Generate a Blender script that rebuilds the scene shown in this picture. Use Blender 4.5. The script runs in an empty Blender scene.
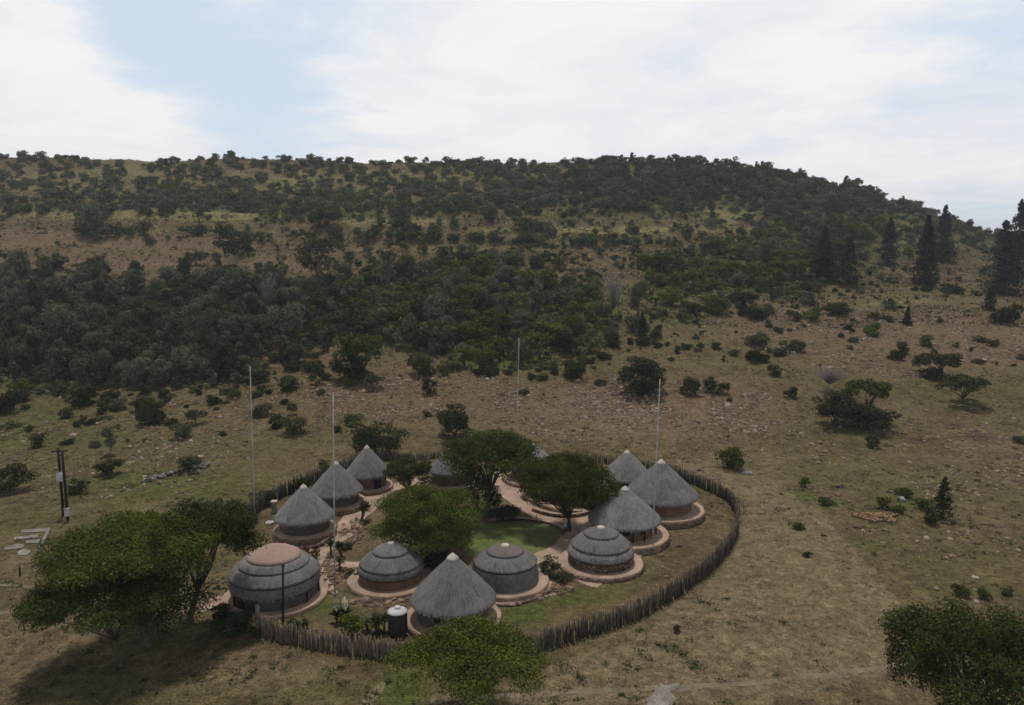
import bpy, math, random
import numpy as np
from mathutils import Vector

# ------------------------------------------------------------------ basics
SC = bpy.context.scene
COL = SC.collection
RNG = np.random.default_rng(11)
random.seed(11)
F = 760.0
HAZE = 0.00019
PITCH = math.radians(7.5)
CP, SP = math.cos(PITCH), math.sin(PITCH)
CAM = np.array([0.0, 0.0, 27.0])
YMAX = 600


def slope(y):
    v = (352.5 - y) / F
    return (v * CP - SP) / (CP + v * SP)


def dep_sin(P):
    d = P - CAM
    return -d[2] / np.linalg.norm(d)


# ------------------------------------------------------------------ noise
def _hash(ix, iy, seed):
    n = (ix * 374761393 + iy * 668265263 + seed * 974711) & 0x7fffffff
    n = ((n ^ (n >> 13)) * 1274126177) & 0x7fffffff
    n = n ^ (n >> 16)
    return (n & 0xffff) / 65535.0


def vnoise(x, y, seed=0):
    x = np.asarray(x, float); y = np.asarray(y, float)
    ix = np.floor(x).astype(np.int64); iy = np.floor(y).astype(np.int64)
    fx = x - ix; fy = y - iy
    fx = fx * fx * (3 - 2 * fx); fy = fy * fy * (3 - 2 * fy)
    a = _hash(ix, iy, seed); b = _hash(ix + 1, iy, seed)
    c = _hash(ix, iy + 1, seed); d = _hash(ix + 1, iy + 1, seed)
    return (a * (1 - fx) + b * fx) * (1 - fy) + (c * (1 - fx) + d * fx) * fy


def fbm(x, y, seed=0, octv=4):
    s = 0; a = 0.5; t = 0
    for i in range(octv):
        s = s + a * vnoise(x * 2 ** i, y * 2 ** i, seed + i * 7); t += a; a *= 0.5
    return s / t


# ------------------------------------------------------------------ terrain height
COLS = np.array([-400, 0, 200, 400, 600, 700, 760, 850, 900, 950, 1000, 1050, 1200, 1500], float)
UC = (COLS - 512) / F
ROWS = [0, 100, 118, 135, 160, 190, 225, 260, 300, 355, 420, 470, 560, 700]
pxrow = {
    135: [378] * 14,
    160: [338] * 14,
    190: [301, 301, 301, 301, 303, 304, 305, 306, 306, 306, 306, 306, 306, 308],
    225: [268, 268, 268, 268, 270, 274, 276, 284, 288, 290, 292, 293, 296, 300],
    260: [240, 240, 240, 241, 246, 251, 255, 268, 274, 278, 281, 284, 290, 298],
    300: [216, 216, 216, 219, 227, 231, 235, 247, 256, 264, 271, 276, 287, 298],
    355: [187, 187, 188, 191, 194, 197, 200, 214, 228, 240, 252, 262, 283, 300],
    420: [161, 158, 160, 162, 162, 164, 167, 184, 201, 219, 235, 250, 282, 302],
}
TAB = np.zeros((len(COLS), YMAX + 1))
yy = np.arange(YMAX + 1, dtype=float)
for ci in range(len(COLS)):
    ys, zs = [0, 100, 118], [0, 0, 1.6]
    for r in (135, 160, 190, 225, 260, 300, 355, 420):
        ys.append(r); zs.append(27 + r * slope(pxrow[r][ci]))
    zc = zs[-1]
    ys += [470, 560, 601]; zs += [zc + 1.5, zc - 1, zc - 3]
    TAB[ci] = np.interp(yy, ys, zs)
k = np.ones(13) / 13
for ci in range(len(COLS)):
    p = np.pad(TAB[ci], 6, mode='edge')
    TAB[ci] = np.convolve(p, k, mode='valid')


def height(X, Y):
    X = np.asarray(X, float); Y = np.asarray(Y, float)
    Yc = np.clip(Y, 0, YMAX - 0.001)
    u = X / np.maximum(Y * 0.985, 40.0)
    u = np.clip(u, UC[0], UC[-1] - 1e-6)
    j = np.clip(np.searchsorted(UC, u, side='right') - 1, 0, len(UC) - 2)
    fu = (u - UC[j]) / (UC[j + 1] - UC[j])
    fu = fu * fu * (3 - 2 * fu)
    i = np.floor(Yc).astype(int); fy = Yc - i
    def g(jj): return TAB[jj, i] * (1 - fy) + TAB[jj, i + 1] * fy
    z = g(j) * (1 - fu) + g(j + 1) * fu
    w1 = np.clip((Y - 104) / 30, 0, 1)
    z = z + w1 * (fbm(X / 9, Y / 9, 3, 3) - 0.5) * 1.0
    w2 = np.clip((Y - 130) / 120, 0, 1)
    z = z + w2 * (fbm(X / 38, Y / 38, 5, 4) - 0.5) * 5.0
    # terrace banks of the old fields
    w3 = np.clip((Y - 215) / 15, 0, 1) * np.clip((330 - Y) / 20, 0, 1)
    ph = (Y + 6 * (fbm(X / 60, Y / 300, 9, 2) - 0.5)) / 21.0
    st = ph - np.floor(ph)
    z = z + w3 * (np.clip(st / 0.2, 0, 1) - st) * 2.2
    return z


TT = np.concatenate([np.arange(30, 240, 0.5), np.arange(240, 640, 1.0)])


def raydir(px, py):
    u = (px - 512) / F; v = (352.5 - py) / F
    return np.array([u, CP + v * SP, v * CP - SP])


def at(px, py):
    """The place on the ground seen at one point of the photograph, or None for sky."""
    d = raydir(px, py)
    P = CAM[None] + TT[:, None] * d[None]
    h = P[:, 2] - height(P[:, 0], P[:, 1])
    w = np.nonzero(h <= 0)[0]
    if len(w) == 0:
        return None
    i = w[0]
    if i == 0:
        return P[0]
    t = h[i - 1] / (h[i - 1] - h[i])
    Q = P[i - 1] * (1 - t) + P[i] * t
    Q[2] = float(height(Q[0], Q[1]))
    return Q


def plane(px, py, z):
    d = raydir(px, py)
    return CAM + d * ((z - CAM[2]) / d[2])


def project(P):
    d = P - CAM
    zc = d[..., 1] * CP - d[..., 2] * SP
    up = d[..., 1] * SP + d[..., 2] * CP
    return 512 + F * d[..., 0] / zc, 352.5 - F * up / zc, zc


def zdepth(P):
    d = np.asarray(P) - CAM
    return d[1] * CP - d[2] * SP


# ------------------------------------------------------------------ materials
def _new(name):
    m = bpy.data.materials.new(name); m.use_nodes = True
    nt = m.node_tree; nt.nodes.clear()
    out = nt.nodes.new('ShaderNodeOutputMaterial')
    return m, nt, out


def N(nt, t, **kw):
    n = nt.nodes.new('ShaderNode' + t)
    for k_, v in kw.items():
        setattr(n, k_, v)
    return n


def L(nt, a, b):
    nt.links.new(a, b)


def c4(c): return (c[0], c[1], c[2], 1)


def mixrgb(nt, fac, a, b, mode='MIX'):
    n = N(nt, 'Mix', data_type='RGBA', blend_type=mode)
    n.clamp_factor = True
    if isinstance(fac, (int, float)): n.inputs[0].default_value = fac
    else: L(nt, fac, n.inputs[0])
    for s, v in ((n.inputs[6], a), (n.inputs[7], b)):
        if isinstance(v, tuple): s.default_value = c4(v)
        else: L(nt, v, s)
    return n.outputs[2]


def mth(nt, op, a, b=None, c=None, clamp=False):
    n = N(nt, 'Math', operation=op); n.use_clamp = clamp
    for i, v in enumerate((a, b, c)):
        if v is None: continue
        if isinstance(v, (int, float)): n.inputs[i].default_value = v
        else: L(nt, v, n.inputs[i])
    return n.outputs[0]


def noise(nt, vec, scale, detail=4, rough=0.6, dist=0.0):
    n = N(nt, 'TexNoise'); n.inputs['Scale'].default_value = scale
    n.inputs['Detail'].default_value = detail; n.inputs['Roughness'].default_value = rough
    n.inputs['Distortion'].default_value = dist
    L(nt, vec, n.inputs['Vector'])
    return n.outputs['Fac']


def ramp(nt, fac, stops):
    r = N(nt, 'ValToRGB')
    e = r.color_ramp.elements
    while len(e) > len(stops): e.remove(e[-1])
    while len(e) < len(stops): e.new(0.5)
    for x, (p, c) in zip(e, stops):
        x.position = p; x.color = c4(c) if isinstance(c, tuple) else (c, c, c, 1)
    L(nt, fac, r.inputs[0])
    return r.outputs[0]


def maprange(nt, v, a, b, c=0.0, d=1.0):
    n = N(nt, 'MapRange'); n.clamp = True
    L(nt, v, n.inputs[0])
    for i, q in enumerate((a, b, c, d)): n.inputs[i + 1].default_value = q
    return n.outputs[0]


def principled(nt, out, col, rough=0.9, bump=None, bstr=0.4, bdist=0.05, spec=0.2):
    b = N(nt, 'BsdfPrincipled')
    if isinstance(col, tuple): b.inputs['Base Color'].default_value = c4(col)
    else: L(nt, col, b.inputs['Base Color'])
    b.inputs['Roughness'].default_value = rough
    b.inputs['Specular IOR Level'].default_value = spec
    if bump is not None:
        q = N(nt, 'Bump'); q.inputs['Strength'].default_value = bstr; q.inputs['Distance'].default_value = bdist
        L(nt, bump, q.inputs['Height']); L(nt, q.outputs[0], b.inputs['Normal'])
    L(nt, b.outputs[0], out.inputs[0])
    return b


def pos(nt): return N(nt, 'NewGeometry').outputs['Position']
def objc(nt): return N(nt, 'TexCoord').outputs['Object']


def simple_mat(name, a, b, scale=6.0, rough=0.9, bstr=0.3, spec=0.2, detail=5, island=0.0):
    m, nt, out = _new(name)
    p = objc(nt)
    n1 = noise(nt, p, scale, detail, 0.65)
    col = mixrgb(nt, maprange(nt, n1, 0.3, 0.7), a, b)
    st_ = noise(nt, p, scale * .23 + .15, 4, .6, .4)
    hs = N(nt, 'HueSaturation'); L(nt, maprange(nt, st_, .36, .64, .78, 1.16), hs.inputs['Value']); L(nt, col, hs.inputs['Color']); col = hs.outputs[0]
    if island:
        r = N(nt, 'NewGeometry').outputs['Random Per Island']
        v = maprange(nt, r, 0, 1, 1 - island, 1 + island)
        h = N(nt, 'HueSaturation'); L(nt, v, h.inputs['Value']); L(nt, col, h.inputs['Color']); col = h.outputs[0]
    principled(nt, out, col, rough, n1, bstr, 0.04, spec)
    return m


def leaf_mat(name, base, var=0.42, trans=0.25):
    m, nt, out = _new(name)
    g = N(nt, 'NewGeometry')
    oi = N(nt, 'ObjectInfo')
    n1 = noise(nt, g.outputs['Position'], 0.55, 3, 0.6)
    n2 = maprange(nt, n1, 0.3, 0.7, 1 - var, 1 + var)
    isl = maprange(nt, g.outputs['Random Per Island'], 0, 1, 0.5, 1.5)
    ob = maprange(nt, oi.outputs['Random'], 0, 1, 0.75, 1.3)
    v = mth(nt, 'MULTIPLY', mth(nt, 'MULTIPLY', n2, isl), ob)
    h = N(nt, 'HueSaturation')
    hv = mth(nt, 'MULTIPLY_ADD', oi.outputs['Random'], 0.03, 0.482)
    L(nt, hv, h.inputs['Hue']); L(nt, v, h.inputs['Value'])
    h.inputs['Color'].default_value = c4(base)
    d = N(nt, 'BsdfDiffuse'); t = N(nt, 'BsdfTranslucent')
    L(nt, h.outputs[0], d.inputs[0])
    yl = mixrgb(nt, 0.5, h.outputs[0], (base[0] * 1.5, base[1] * 1.4, base[2] * 0.7))
    L(nt, yl, t.inputs[0])
    mx = N(nt, 'MixShader'); mx.inputs[0].default_value = trans
    L(nt, d.outputs[0], mx.inputs[1]); L(nt, t.outputs[0], mx.inputs[2])
    L(nt, mx.outputs[0], out.inputs[0])
    return m


def ground_mat(name, tuft=False):
    m, nt, out = _new(name)
    g = N(nt, 'NewGeometry'); p = g.outputs['Position']
    at_ = N(nt, 'Attribute', attribute_name='zone')
    sep = N(nt, 'SeparateColor'); L(nt, at_.outputs['Color'], sep.inputs[0])
    gr, rd, pl = sep.outputs[0], sep.outputs[1], sep.outputs[2]
    al = at_.outputs['Alpha']
    big = noise(nt, p, 0.035, 5, 0.6, 0.4)
    mid = noise(nt, p, 0.22, 6, 0.68, 0.3)
    fine = noise(nt, p, 1.7, 6, 0.75)
    vf = noise(nt, p, 6.5, 4, 0.7)
    base = ramp(nt, mid, [(0.28, GC['dark']), (0.5, GC['dry']), (0.72, GC['straw'])])
    olive = mixrgb(nt, maprange(nt, big, 0.38, 0.62, 0, 0.5), base, GC['olive'])
    j = mth(nt, 'MULTIPLY_ADD', fine, 0.9, -0.45)
    j2 = mth(nt, 'MULTIPLY_ADD', mid, 0.9, -0.45)
    jj = mth(nt, 'ADD', j, j2)
    gfac = maprange(nt, mth(nt, 'ADD', gr, mth(nt, 'MULTIPLY', jj, mth(nt, 'MULTIPLY_ADD', gr, 0.8, 0.25))), 0.12, 0.75)
    col = mixrgb(nt, gfac, olive, mixrgb(nt, fine, GC['green1'], GC['green2']))
    rfac = maprange(nt, mth(nt, 'ADD', rd, mth(nt, 'MULTIPLY', jj, mth(nt, 'MULTIPLY_ADD', rd, 0.8, 0.15))), 0.15, 0.8)
    col = mixrgb(nt, rfac, col, mixrgb(nt, vf, GC['red1'], GC['red2']))
    pfac = maprange(nt, mth(nt, 'ADD', pl, mth(nt, 'MULTIPLY', jj, mth(nt, 'MULTIPLY_ADD', pl, 0.7, 0.1))), 0.1, 0.9)
    col = mixrgb(nt, pfac, col, mixrgb(nt, mid, GC['pale1'], GC['pale2']))
    afac = maprange(nt, mth(nt, 'ADD', al, mth(nt, 'MULTIPLY', j2, 0.7)), 0.2, 0.8)
    col = mixrgb(nt, afac, col, mixrgb(nt, mid, GC['far1'], GC['far2']))
    md = noise(nt, p, 0.75, 5, 0.7, 0.5)
    v = mth(nt, 'MULTIPLY', maprange(nt, vf, 0.34, 0.66, 0.6, 1.4), maprange(nt, fine, 0.34, 0.66, 0.62, 1.38))
    v = mth(nt, 'MULTIPLY', v, maprange(nt, md, 0.34, 0.66, 0.72, 1.28))
    if tuft:
        v = mth(nt, 'MULTIPLY', v, maprange(nt, g.outputs['Random Per Island'], 0, 1, 0.7, 1.35))
    h = N(nt, 'HueSaturation'); L(nt, col, h.inputs['Color']); L(nt, v, h.inputs['Value'])
    principled(nt, out, h.outputs[0], 0.95, None if tuft else mth(nt, 'ADD', fine, vf), 0.7, 0.12, 0.05)
    return m


GC = dict(
    dark=(0.064, 0.046, 0.027), dry=(0.118, 0.087, 0.048), straw=(0.166, 0.127, 0.071), olive=(0.094, 0.085, 0.034),
    green1=(0.056, 0.068, 0.019), green2=(0.094, 0.104, 0.029),
    red1=(0.120, 0.077, 0.046), red2=(0.188, 0.134, 0.088),
    pale1=(0.146, 0.110, 0.064), pale2=(0.200, 0.156, 0.094), far1=(0.155, 0.138, 0.056), far2=(0.222, 0.196, 0.092))


def thatch_mat(name, a, b, streak=26.0):
    m, nt, out = _new(name)
    p = objc(nt)
    s = N(nt, 'SeparateXYZ'); L(nt, p, s.inputs[0])
    ang = mth(nt, 'ARCTAN2', s.outputs[1], s.outputs[0])
    cmb = N(nt, 'CombineXYZ')
    L(nt, mth(nt, 'MULTIPLY', mth(nt, 'COSINE', ang), streak), cmb.inputs[0])
    L(nt, mth(nt, 'MULTIPLY', mth(nt, 'SINE', ang), streak), cmb.inputs[1])
    L(nt, mth(nt, 'MULTIPLY', s.outputs[2], 2.2), cmb.inputs[2])
    st = noise(nt, cmb.outputs[0], 1.0, 5, 0.7)
    fl = noise(nt, p, 7.0, 5, 0.75)
    blo = noise(nt, p, 0.8, 4, 0.65, 0.6)
    f = mth(nt, 'ADD', mth(nt, 'MULTIPLY', st, 0.45), mth(nt, 'ADD', mth(nt, 'MULTIPLY', fl, 0.35), mth(nt, 'MULTIPLY', blo, 0.3)))
    oi = N(nt, 'ObjectInfo')
    col = mixrgb(nt, maprange(nt, f, 0.42, 0.68), a, b)
    h = N(nt, 'HueSaturation'); L(nt, col, h.inputs['Color'])
    L(nt, maprange(nt, oi.outputs['Random'], 0, 1, 0.88, 1.12), h.inputs['Value'])
    principled(nt, out, h.outputs[0], 0.95, mth(nt, 'ADD', st, fl), 0.8, 0.08, 0.1)
    return m


M = {}
M['ground'] = ground_mat('dry_grassland')
M['tuft'] = ground_mat('grass_tufts', True)
M['thatch'] = thatch_mat('weathered_thatch', (0.078, 0.073, 0.071), (0.258, 0.247, 0.241))
M['thatch_brown'] = thatch_mat('brown_thatch', (0.12, 0.10, 0.092), (0.235, 0.20, 0.185))
M['thatch_pink'] = thatch_mat('pink_cap', (0.31, 0.205, 0.17), (0.43, 0.30, 0.25))
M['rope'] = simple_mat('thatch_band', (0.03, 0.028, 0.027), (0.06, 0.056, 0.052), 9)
M['cement'] = simple_mat('cement_cap', (0.42, 0.37, 0.32), (0.62, 0.56, 0.49), 5)
M['wall_red'] = simple_mat('red_mud_wall', (0.13, 0.075, 0.055), (0.19, 0.11, 0.08), 3)
M['wall_brown'] = simple_mat('brown_mud_wall', (0.11, 0.075, 0.055), (0.17, 0.12, 0.085), 3)
M['wall_dark'] = simple_mat('dark_wall', (0.07, 0.06, 0.052), (0.12, 0.10, 0.085), 3)
M['plaster'] = simple_mat('platform_screed', (0.30, 0.205, 0.15), (0.40, 0.285, 0.21), 1.5, bstr=0.15)
M['path'] = simple_mat('path_earth', (0.29, 0.20, 0.145), (0.41, 0.295, 0.22), 0.9, bstr=0.3)
M['trail'] = simple_mat('trail_dust', (0.150, 0.116, 0.072), (0.215, 0.170, 0.112), 1.2)
M['lawn'] = simple_mat('lawn_grass', (0.080, 0.112, 0.028), (0.140, 0.160, 0.050), 1.6, bstr=0.6)
M['wood'] = simple_mat('grey_stake_wood', (0.095, 0.072, 0.056), (0.215, 0.172, 0.138), 3, island=0.4)
M['wood_dark'] = simple_mat('dark_stake_wood', (0.040, 0.033, 0.027), (0.135, 0.110, 0.090), 3, island=0.55)
M['post_dark'] = simple_mat('creosote_pole', (0.016, 0.014, 0.013), (0.03, 0.027, 0.025), 3)
M['white'] = simple_mat('white_paint', (0.42, 0.42, 0.43), (0.58, 0.58, 0.58), 4, rough=0.6)
M['galv'] = simple_mat('galvanised_steel', (0.34, 0.33, 0.32), (0.46, 0.45, 0.44), 4, rough=0.5)
M['conc'] = simple_mat('pale_concrete', (0.17, 0.155, 0.135), (0.36, 0.335, 0.30), 1.6)
M['slab'] = simple_mat('worn_slab', (0.13, 0.11, 0.088), (0.29, 0.265, 0.23), 1.1)
M['black'] = simple_mat('black_plastic', (0.012, 0.013, 0.013), (0.022, 0.024, 0.023), 3, rough=0.5, spec=0.4)
M['glassdark'] = simple_mat('dark_opening', (0.012, 0.011, 0.01), (0.025, 0.022, 0.02), 3)
M['bark'] = simple_mat('bark', (0.050, 0.039, 0.031), (0.105, 0.085, 0.068), 5)
M['bark_pale'] = simple_mat('pale_bark', (0.24, 0.205, 0.175), (0.36, 0.32, 0.28), 5)
M['twig_grey'] = simple_mat('grey_twigs', (0.16, 0.14, 0.135), (0.25, 0.22, 0.215), 5)


def stone_mat(name, a, b, c):
    m, nt, out = _new(name)
    g = N(nt, 'NewGeometry')
    r = g.outputs['Random Per Island']
    col = ramp(nt, r, [(0.0, a), (0.6, b), (0.97, c)])
    f = noise(nt, g.outputs['Position'], 6, 4, 0.7)
    h = N(nt, 'HueSaturation'); L(nt, col, h.inputs['Color']); L(nt, maprange(nt, f, 0.3, 0.7, 0.7, 1.25), h.inputs['Value'])
    principled(nt, out, h.outputs[0], 0.9, f, 0.4, 0.05, 0.1)
    return m


M['stone'] = stone_mat('field_stone', (0.13, 0.085, 0.06), (0.235, 0.165, 0.115), (0.34, 0.28, 0.22))
M['stone_grey'] = stone_mat('grey_stone', (0.06, 0.055, 0.052), (0.14, 0.13, 0.12), (0.34, 0.32, 0.30))
M['stone_red'] = stone_mat('red_stone', (0.10, 0.062, 0.046), (0.20, 0.13, 0.092), (0.30, 0.22, 0.16))
M['stone_orange'] = stone_mat('orange_rubble', (0.14, 0.075, 0.042), (0.25, 0.145, 0.075), (0.36, 0.25, 0.15))

M['leaf_bright'] = leaf_mat('acacia_leaf', (0.063, 0.080, 0.016))
M['leaf_mid'] = leaf_mat('mid_leaf', (0.050, 0.068, 0.018))
M['leaf_fresh'] = leaf_mat('fresh_leaf', (0.080, 0.100, 0.027))
M['leaf_lime'] = leaf_mat('lime_leaf', (0.090, 0.106, 0.022))
M['leaf_dark'] = leaf_mat('dark_leaf', (0.058, 0.066, 0.033))
M['leaf_deep'] = leaf_mat('deep_leaf', (0.036, 0.044, 0.021))
M['leaf_grey'] = leaf_mat('grey_green_leaf', (0.098, 0.102, 0.068))
M['leaf_olive'] = leaf_mat('olive_leaf', (0.092, 0.098, 0.046))
M['leaf_conifer'] = leaf_mat('conifer_needle', (0.030, 0.036, 0.026), 0.3, 0.1)
M['leaf_rust'] = leaf_mat('rust_leaf', (0.085, 0.05, 0.03))
M['leaf_pale'] = leaf_mat('pale_blade', (0.13, 0.14, 0.07))
M['petal'] = leaf_mat('cream_petal', (0.66, 0.63, 0.52), 0.15)


# ------------------------------------------------------------------ mesh building
class MB:
    def __init__(s):
        s.v = []; s.f = []; s.n = 0

    def add(s, V, Fs, mi=0, smooth=True):
        V = np.asarray(V, float).reshape(-1, 3)
        for A in (Fs if isinstance(Fs, list) else [Fs]):
            A = np.asarray(A, np.int64)
            if A.size: s.f.append((A + s.n, mi, smooth))
        s.v.append(V); s.n += len(V)

    def box(s, c, sz, rz=0.0, mi=0, tilt=None):
        x, y, z = np.array(sz) / 2
        V = np.array([[-x, -y, -z], [x, -y, -z], [x, y, -z], [-x, y, -z], [-x, -y, z], [x, -y, z], [x, y, z], [-x, y, z]])
        cz, sz_ = math.cos(rz), math.sin(rz)
        V = np.stack([V[:, 0] * cz - V[:, 1] * sz_, V[:, 0] * sz_ + V[:, 1] * cz, V[:, 2]], 1) + np.array(c)
        s.add(V, np.array([[0, 3, 2, 1], [4, 5, 6, 7], [0, 1, 5, 4], [1, 2, 6, 5], [2, 3, 7, 6], [3, 0, 4, 7]]), mi, False)

    def tube(s, pts, rad, n=7, mi=0, cap=True):
        pts = np.asarray(pts, float); rad = np.broadcast_to(np.asarray(rad, float), (len(pts),))
        rings = []
        for i in range(len(pts)):
            t = pts[min(i + 1, len(pts) - 1)] - pts[max(i - 1, 0)]
            t = t / (np.linalg.norm(t) + 1e-9)
            a = np.cross(t, [0.31, 0.95, 0.1] if abs(t[1]) < 0.9 else [1, 0, 0]); a /= np.linalg.norm(a)
            b = np.cross(t, a)
            th = np.linspace(0, 2 * math.pi, n, endpoint=False)
            rings.append(pts[i] + rad[i] * (np.cos(th)[:, None] * a + np.sin(th)[:, None] * b))
        V = np.concatenate(rings)
        q = []
        for i in range(len(pts) - 1):
            for j in range(n):
                q.append([i * n + j, i * n + (j + 1) % n, (i + 1) * n + (j + 1) % n, (i + 1) * n + j])
        fs = [np.array(q)]
        if cap: fs += [np.array([list(range((len(pts) - 1) * n, len(pts) * n))]), np.array([list(range(n))[::-1]])]
        s.add(V, fs, mi)

    def lathe(s, prof, n=48, mi=0, jit=0.0, seed=0, smooth=True):
        prof = np.asarray(prof, float); m = len(prof)
        th = np.linspace(0, 2 * math.pi, n, endpoint=False)
        V = np.zeros((m, n, 3))
        for i, (r, z) in enumerate(prof):
            e = 1 + jit * (vnoise(np.cos(th) * 5 + 20, np.sin(th) * 5 + z * 2.3 + 20, seed) - 0.5) * 2 if jit else 1.0
            dz = jit * 0.8 * (vnoise(np.cos(th) * 9 + 50, np.sin(th) * 9 + z * 1.7 + 50, seed + 3) - 0.5) if jit else 0.0
            V[i, :, 0] = np.cos(th) * r * e; V[i, :, 1] = np.sin(th) * r * e; V[i, :, 2] = z + dz
        q = []
        for i in range(m - 1):
            for j in range(n):
                q.append([i * n + j, i * n + (j + 1) % n, (i + 1) * n + (j + 1) % n, (i + 1) * n + j])
        s.add(V.reshape(-1, 3), np.array(q), mi, smooth)

    def leaves(s, C, D, size, rng, mi=0, asp=0.72):
        n = len(C)
        R = rng.normal(size=(n, 3)); R /= np.linalg.norm(R, axis=1)[:, None]
        nn = D * 1.35 + R; nn /= np.linalg.norm(nn, axis=1)[:, None] + 1e-9
        a = np.cross(nn, rng.normal(size=(n, 3))); a /= np.linalg.norm(a, axis=1)[:, None] + 1e-9
        b = np.cross(nn, a)
        sz = size * rng.uniform(0.6, 1.4, n)[:, None]
        V = np.stack([C - a * sz * 0.5, C + b * sz * asp * 0.5 + a * sz * 0.05, C + a * sz * 0.5, C - b * sz * asp * 0.5 + a * sz * 0.05], 1).reshape(-1, 3)
        s.add(V, np.arange(4 * n).reshape(n, 4), mi, False)

    def build(s, name, mats, parent=None, loc=None):
        me = bpy.data.meshes.new(name)
        V = np.concatenate(s.v) if s.v else np.zeros((0, 3))
        me.vertices.add(len(V)); me.vertices.foreach_set('co', V.astype(np.float32).ravel())
        tot = sum(a.size for a, _, _ in s.f); npoly = sum(len(a) for a, _, _ in s.f)
        me.loops.add(tot); me.polygons.add(npoly)
        li = np.concatenate([a.ravel() for a, _, _ in s.f])
        sizes = np.concatenate([np.full(len(a), a.shape[1]) for a, _, _ in s.f])
        st = np.concatenate([[0], np.cumsum(sizes)[:-1]])
        me.loops.foreach_set('vertex_index', li.astype(np.int32))
        me.polygons.foreach_set('loop_start', st.astype(np.int32))
        me.polygons.foreach_set('loop_total', sizes.astype(np.int32))
        me.polygons.foreach_set('material_index', np.concatenate([np.full(len(a), mi) for a, mi, _ in s.f]).astype(np.int32))
        me.polygons.foreach_set('use_smooth', np.concatenate([np.full(len(a), sm) for a, _, sm in s.f]))
        for m in (mats if isinstance(mats, (list, tuple)) else [mats]): me.materials.append(m)
        me.update(calc_edges=True)
        o = bpy.data.objects.new(name, me); COL.objects.link(o)
        if parent: o.parent = parent
        if loc is not None: o.location = loc
        return o


def tag(o, label, cat, group=None):
    o['label'] = label; o['category'] = cat
    if group: o['group'] = group
    return o


def thing(name, label, cat, loc, group=None, rz=0.0):
    o = bpy.data.objects.new(name, None); COL.objects.link(o)
    o.empty_display_size = 0.3
    o.location = [float(q) for q in loc]; o.rotation_euler = (0, 0, rz)
    return tag(o, label, cat, group)


def struct(o, kind='structure'):
    o['kind'] = kind
    return o


def stone_verts(n_seed, rng):
    """A lumpy low stone of 20 faces."""
    t = (1 + 5 ** 0.5) / 2
    V = np.array([[-1, t, 0], [1, t, 0], [-1, -t, 0], [1, -t, 0], [0, -1, t], [0, 1, t], [0, -1, -t], [0, 1, -t], [t, 0, -1], [t, 0, 1], [-t, 0, -1], [-t, 0, 1]], float)
    V /= np.linalg.norm(V[0])
    return V * rng.uniform(0.7, 1.25, (12, 1))


ICO = np.array([[0, 11, 5], [0, 5, 1], [0, 1, 7], [0, 7, 10], [0, 10, 11], [1, 5, 9], [5, 11, 4], [11, 10, 2], [10, 7, 6], [7, 1, 8], [3, 9, 4], [3, 4, 2], [3, 2, 6], [3, 6, 8], [3, 8, 9], [4, 9, 5], [2, 4, 11], [6, 2, 10], [8, 6, 7], [9, 8, 1]])


def add_stone(mb, c, sz, rng, mi=0):
    V = stone_verts(0, rng) * np.array(sz)
    a = rng.uniform(0, 6.28); ca, sa = math.cos(a), math.sin(a)
    V = np.stack([V[:, 0] * ca - V[:, 1] * sa, V[:, 0] * sa + V[:, 1] * ca, V[:, 2]], 1) + np.array(c)
    mb.add(V, ICO, mi, False)


# ------------------------------------------------------------------ terrain
EL_GREEN = [(60, 428, 130, 34, .5), (160, 486, 110, 22, .55), (40, 520, 100, 22, .35), (130, 690, 160, 22, .3), (300, 690, 90, 14, .35), (402, 690, 26, 22, .9),
            (575, 598, 34, 10, .7), (522, 612, 26, 14, .9), (640, 572, 14, 18, .5), (690, 520, 9, 12, .5), (700, 490, 10, 8, .4), (310, 603, 26, 12, .9), (620, 590, 20, 8, .35),
            (960, 385, 80, 26, .35), (860, 430, 60, 16, .35), (800, 497, 16, 7, .8), (830, 503, 14, 5, .7), (905, 500, 36, 12, .45), (880, 545, 30, 6, .35), (690, 320, 60, 12, .4), (560, 350, 60, 25, .35),
            (250, 440, 90, 20, .25), (380, 640, 10, 6, .4), (960, 590, 60, 8, .35), (1010, 420, 40, 20, .3), (730, 350, 90, 20, .25), (20, 280, 60, 10, .6), (130, 290, 30, 6, .5), (240, 490, 40, 14, .4), (120, 480, 30, 6, .5),
            (560, 200, 460, 34, .3), (60, 395, 130, 12, .3), (470, 240, 30, 8, .3), (350, 265, 40, 6, .4), (700, 195, 30, 30, .35)]
EL_RED = [(640, 412, 140, 30, .75), (430, 402, 120, 26, .45), (930, 345, 150, 32, .65), (800, 325, 90, 26, .55), (328, 572, 22, 24, .85), (300, 546, 30, 10, .9), (420, 380, 110, 20, .4),
          (95, 262, 120, 8, .75), (40, 240, 60, 10, .6), (170, 243, 90, 8, .6), (300, 265, 60, 7, .7), (335, 252, 70, 7, .45), (590, 258, 70, 9, .4), (566, 284, 34, 9, .7), (290, 355, 60, 12, .7), (160, 420, 120, 22, .3),
          (400, 243, 40, 6, .45), (440, 560, 40, 10, .5), (390, 600, 40, 8, .7), (950, 280, 60, 12, .4), (480, 600, 60, 10, .5), (800, 640, 40, 25, .2), (560, 500, 60, 22, .6), (530, 585, 40, 8, .6), (640, 540, 40, 12, .4), (380, 300, 20, 8, .5)]
EL_PALE = [(790, 600, 60, 90, .55), (700, 650, 120, 30, .5), (765, 500, 26, 40, .45), (740, 462, 60, 12, .35), (60, 560, 70, 14, .4), (30, 640, 70, 40, .35), (250, 675, 90, 20, .45), (180, 508, 60, 8, .4), (655, 600, 40, 20, .3), (560, 690, 60, 14, .4),
           (300, 520, 60, 8, .1), (870, 690, 60, 20, .3)]
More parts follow.
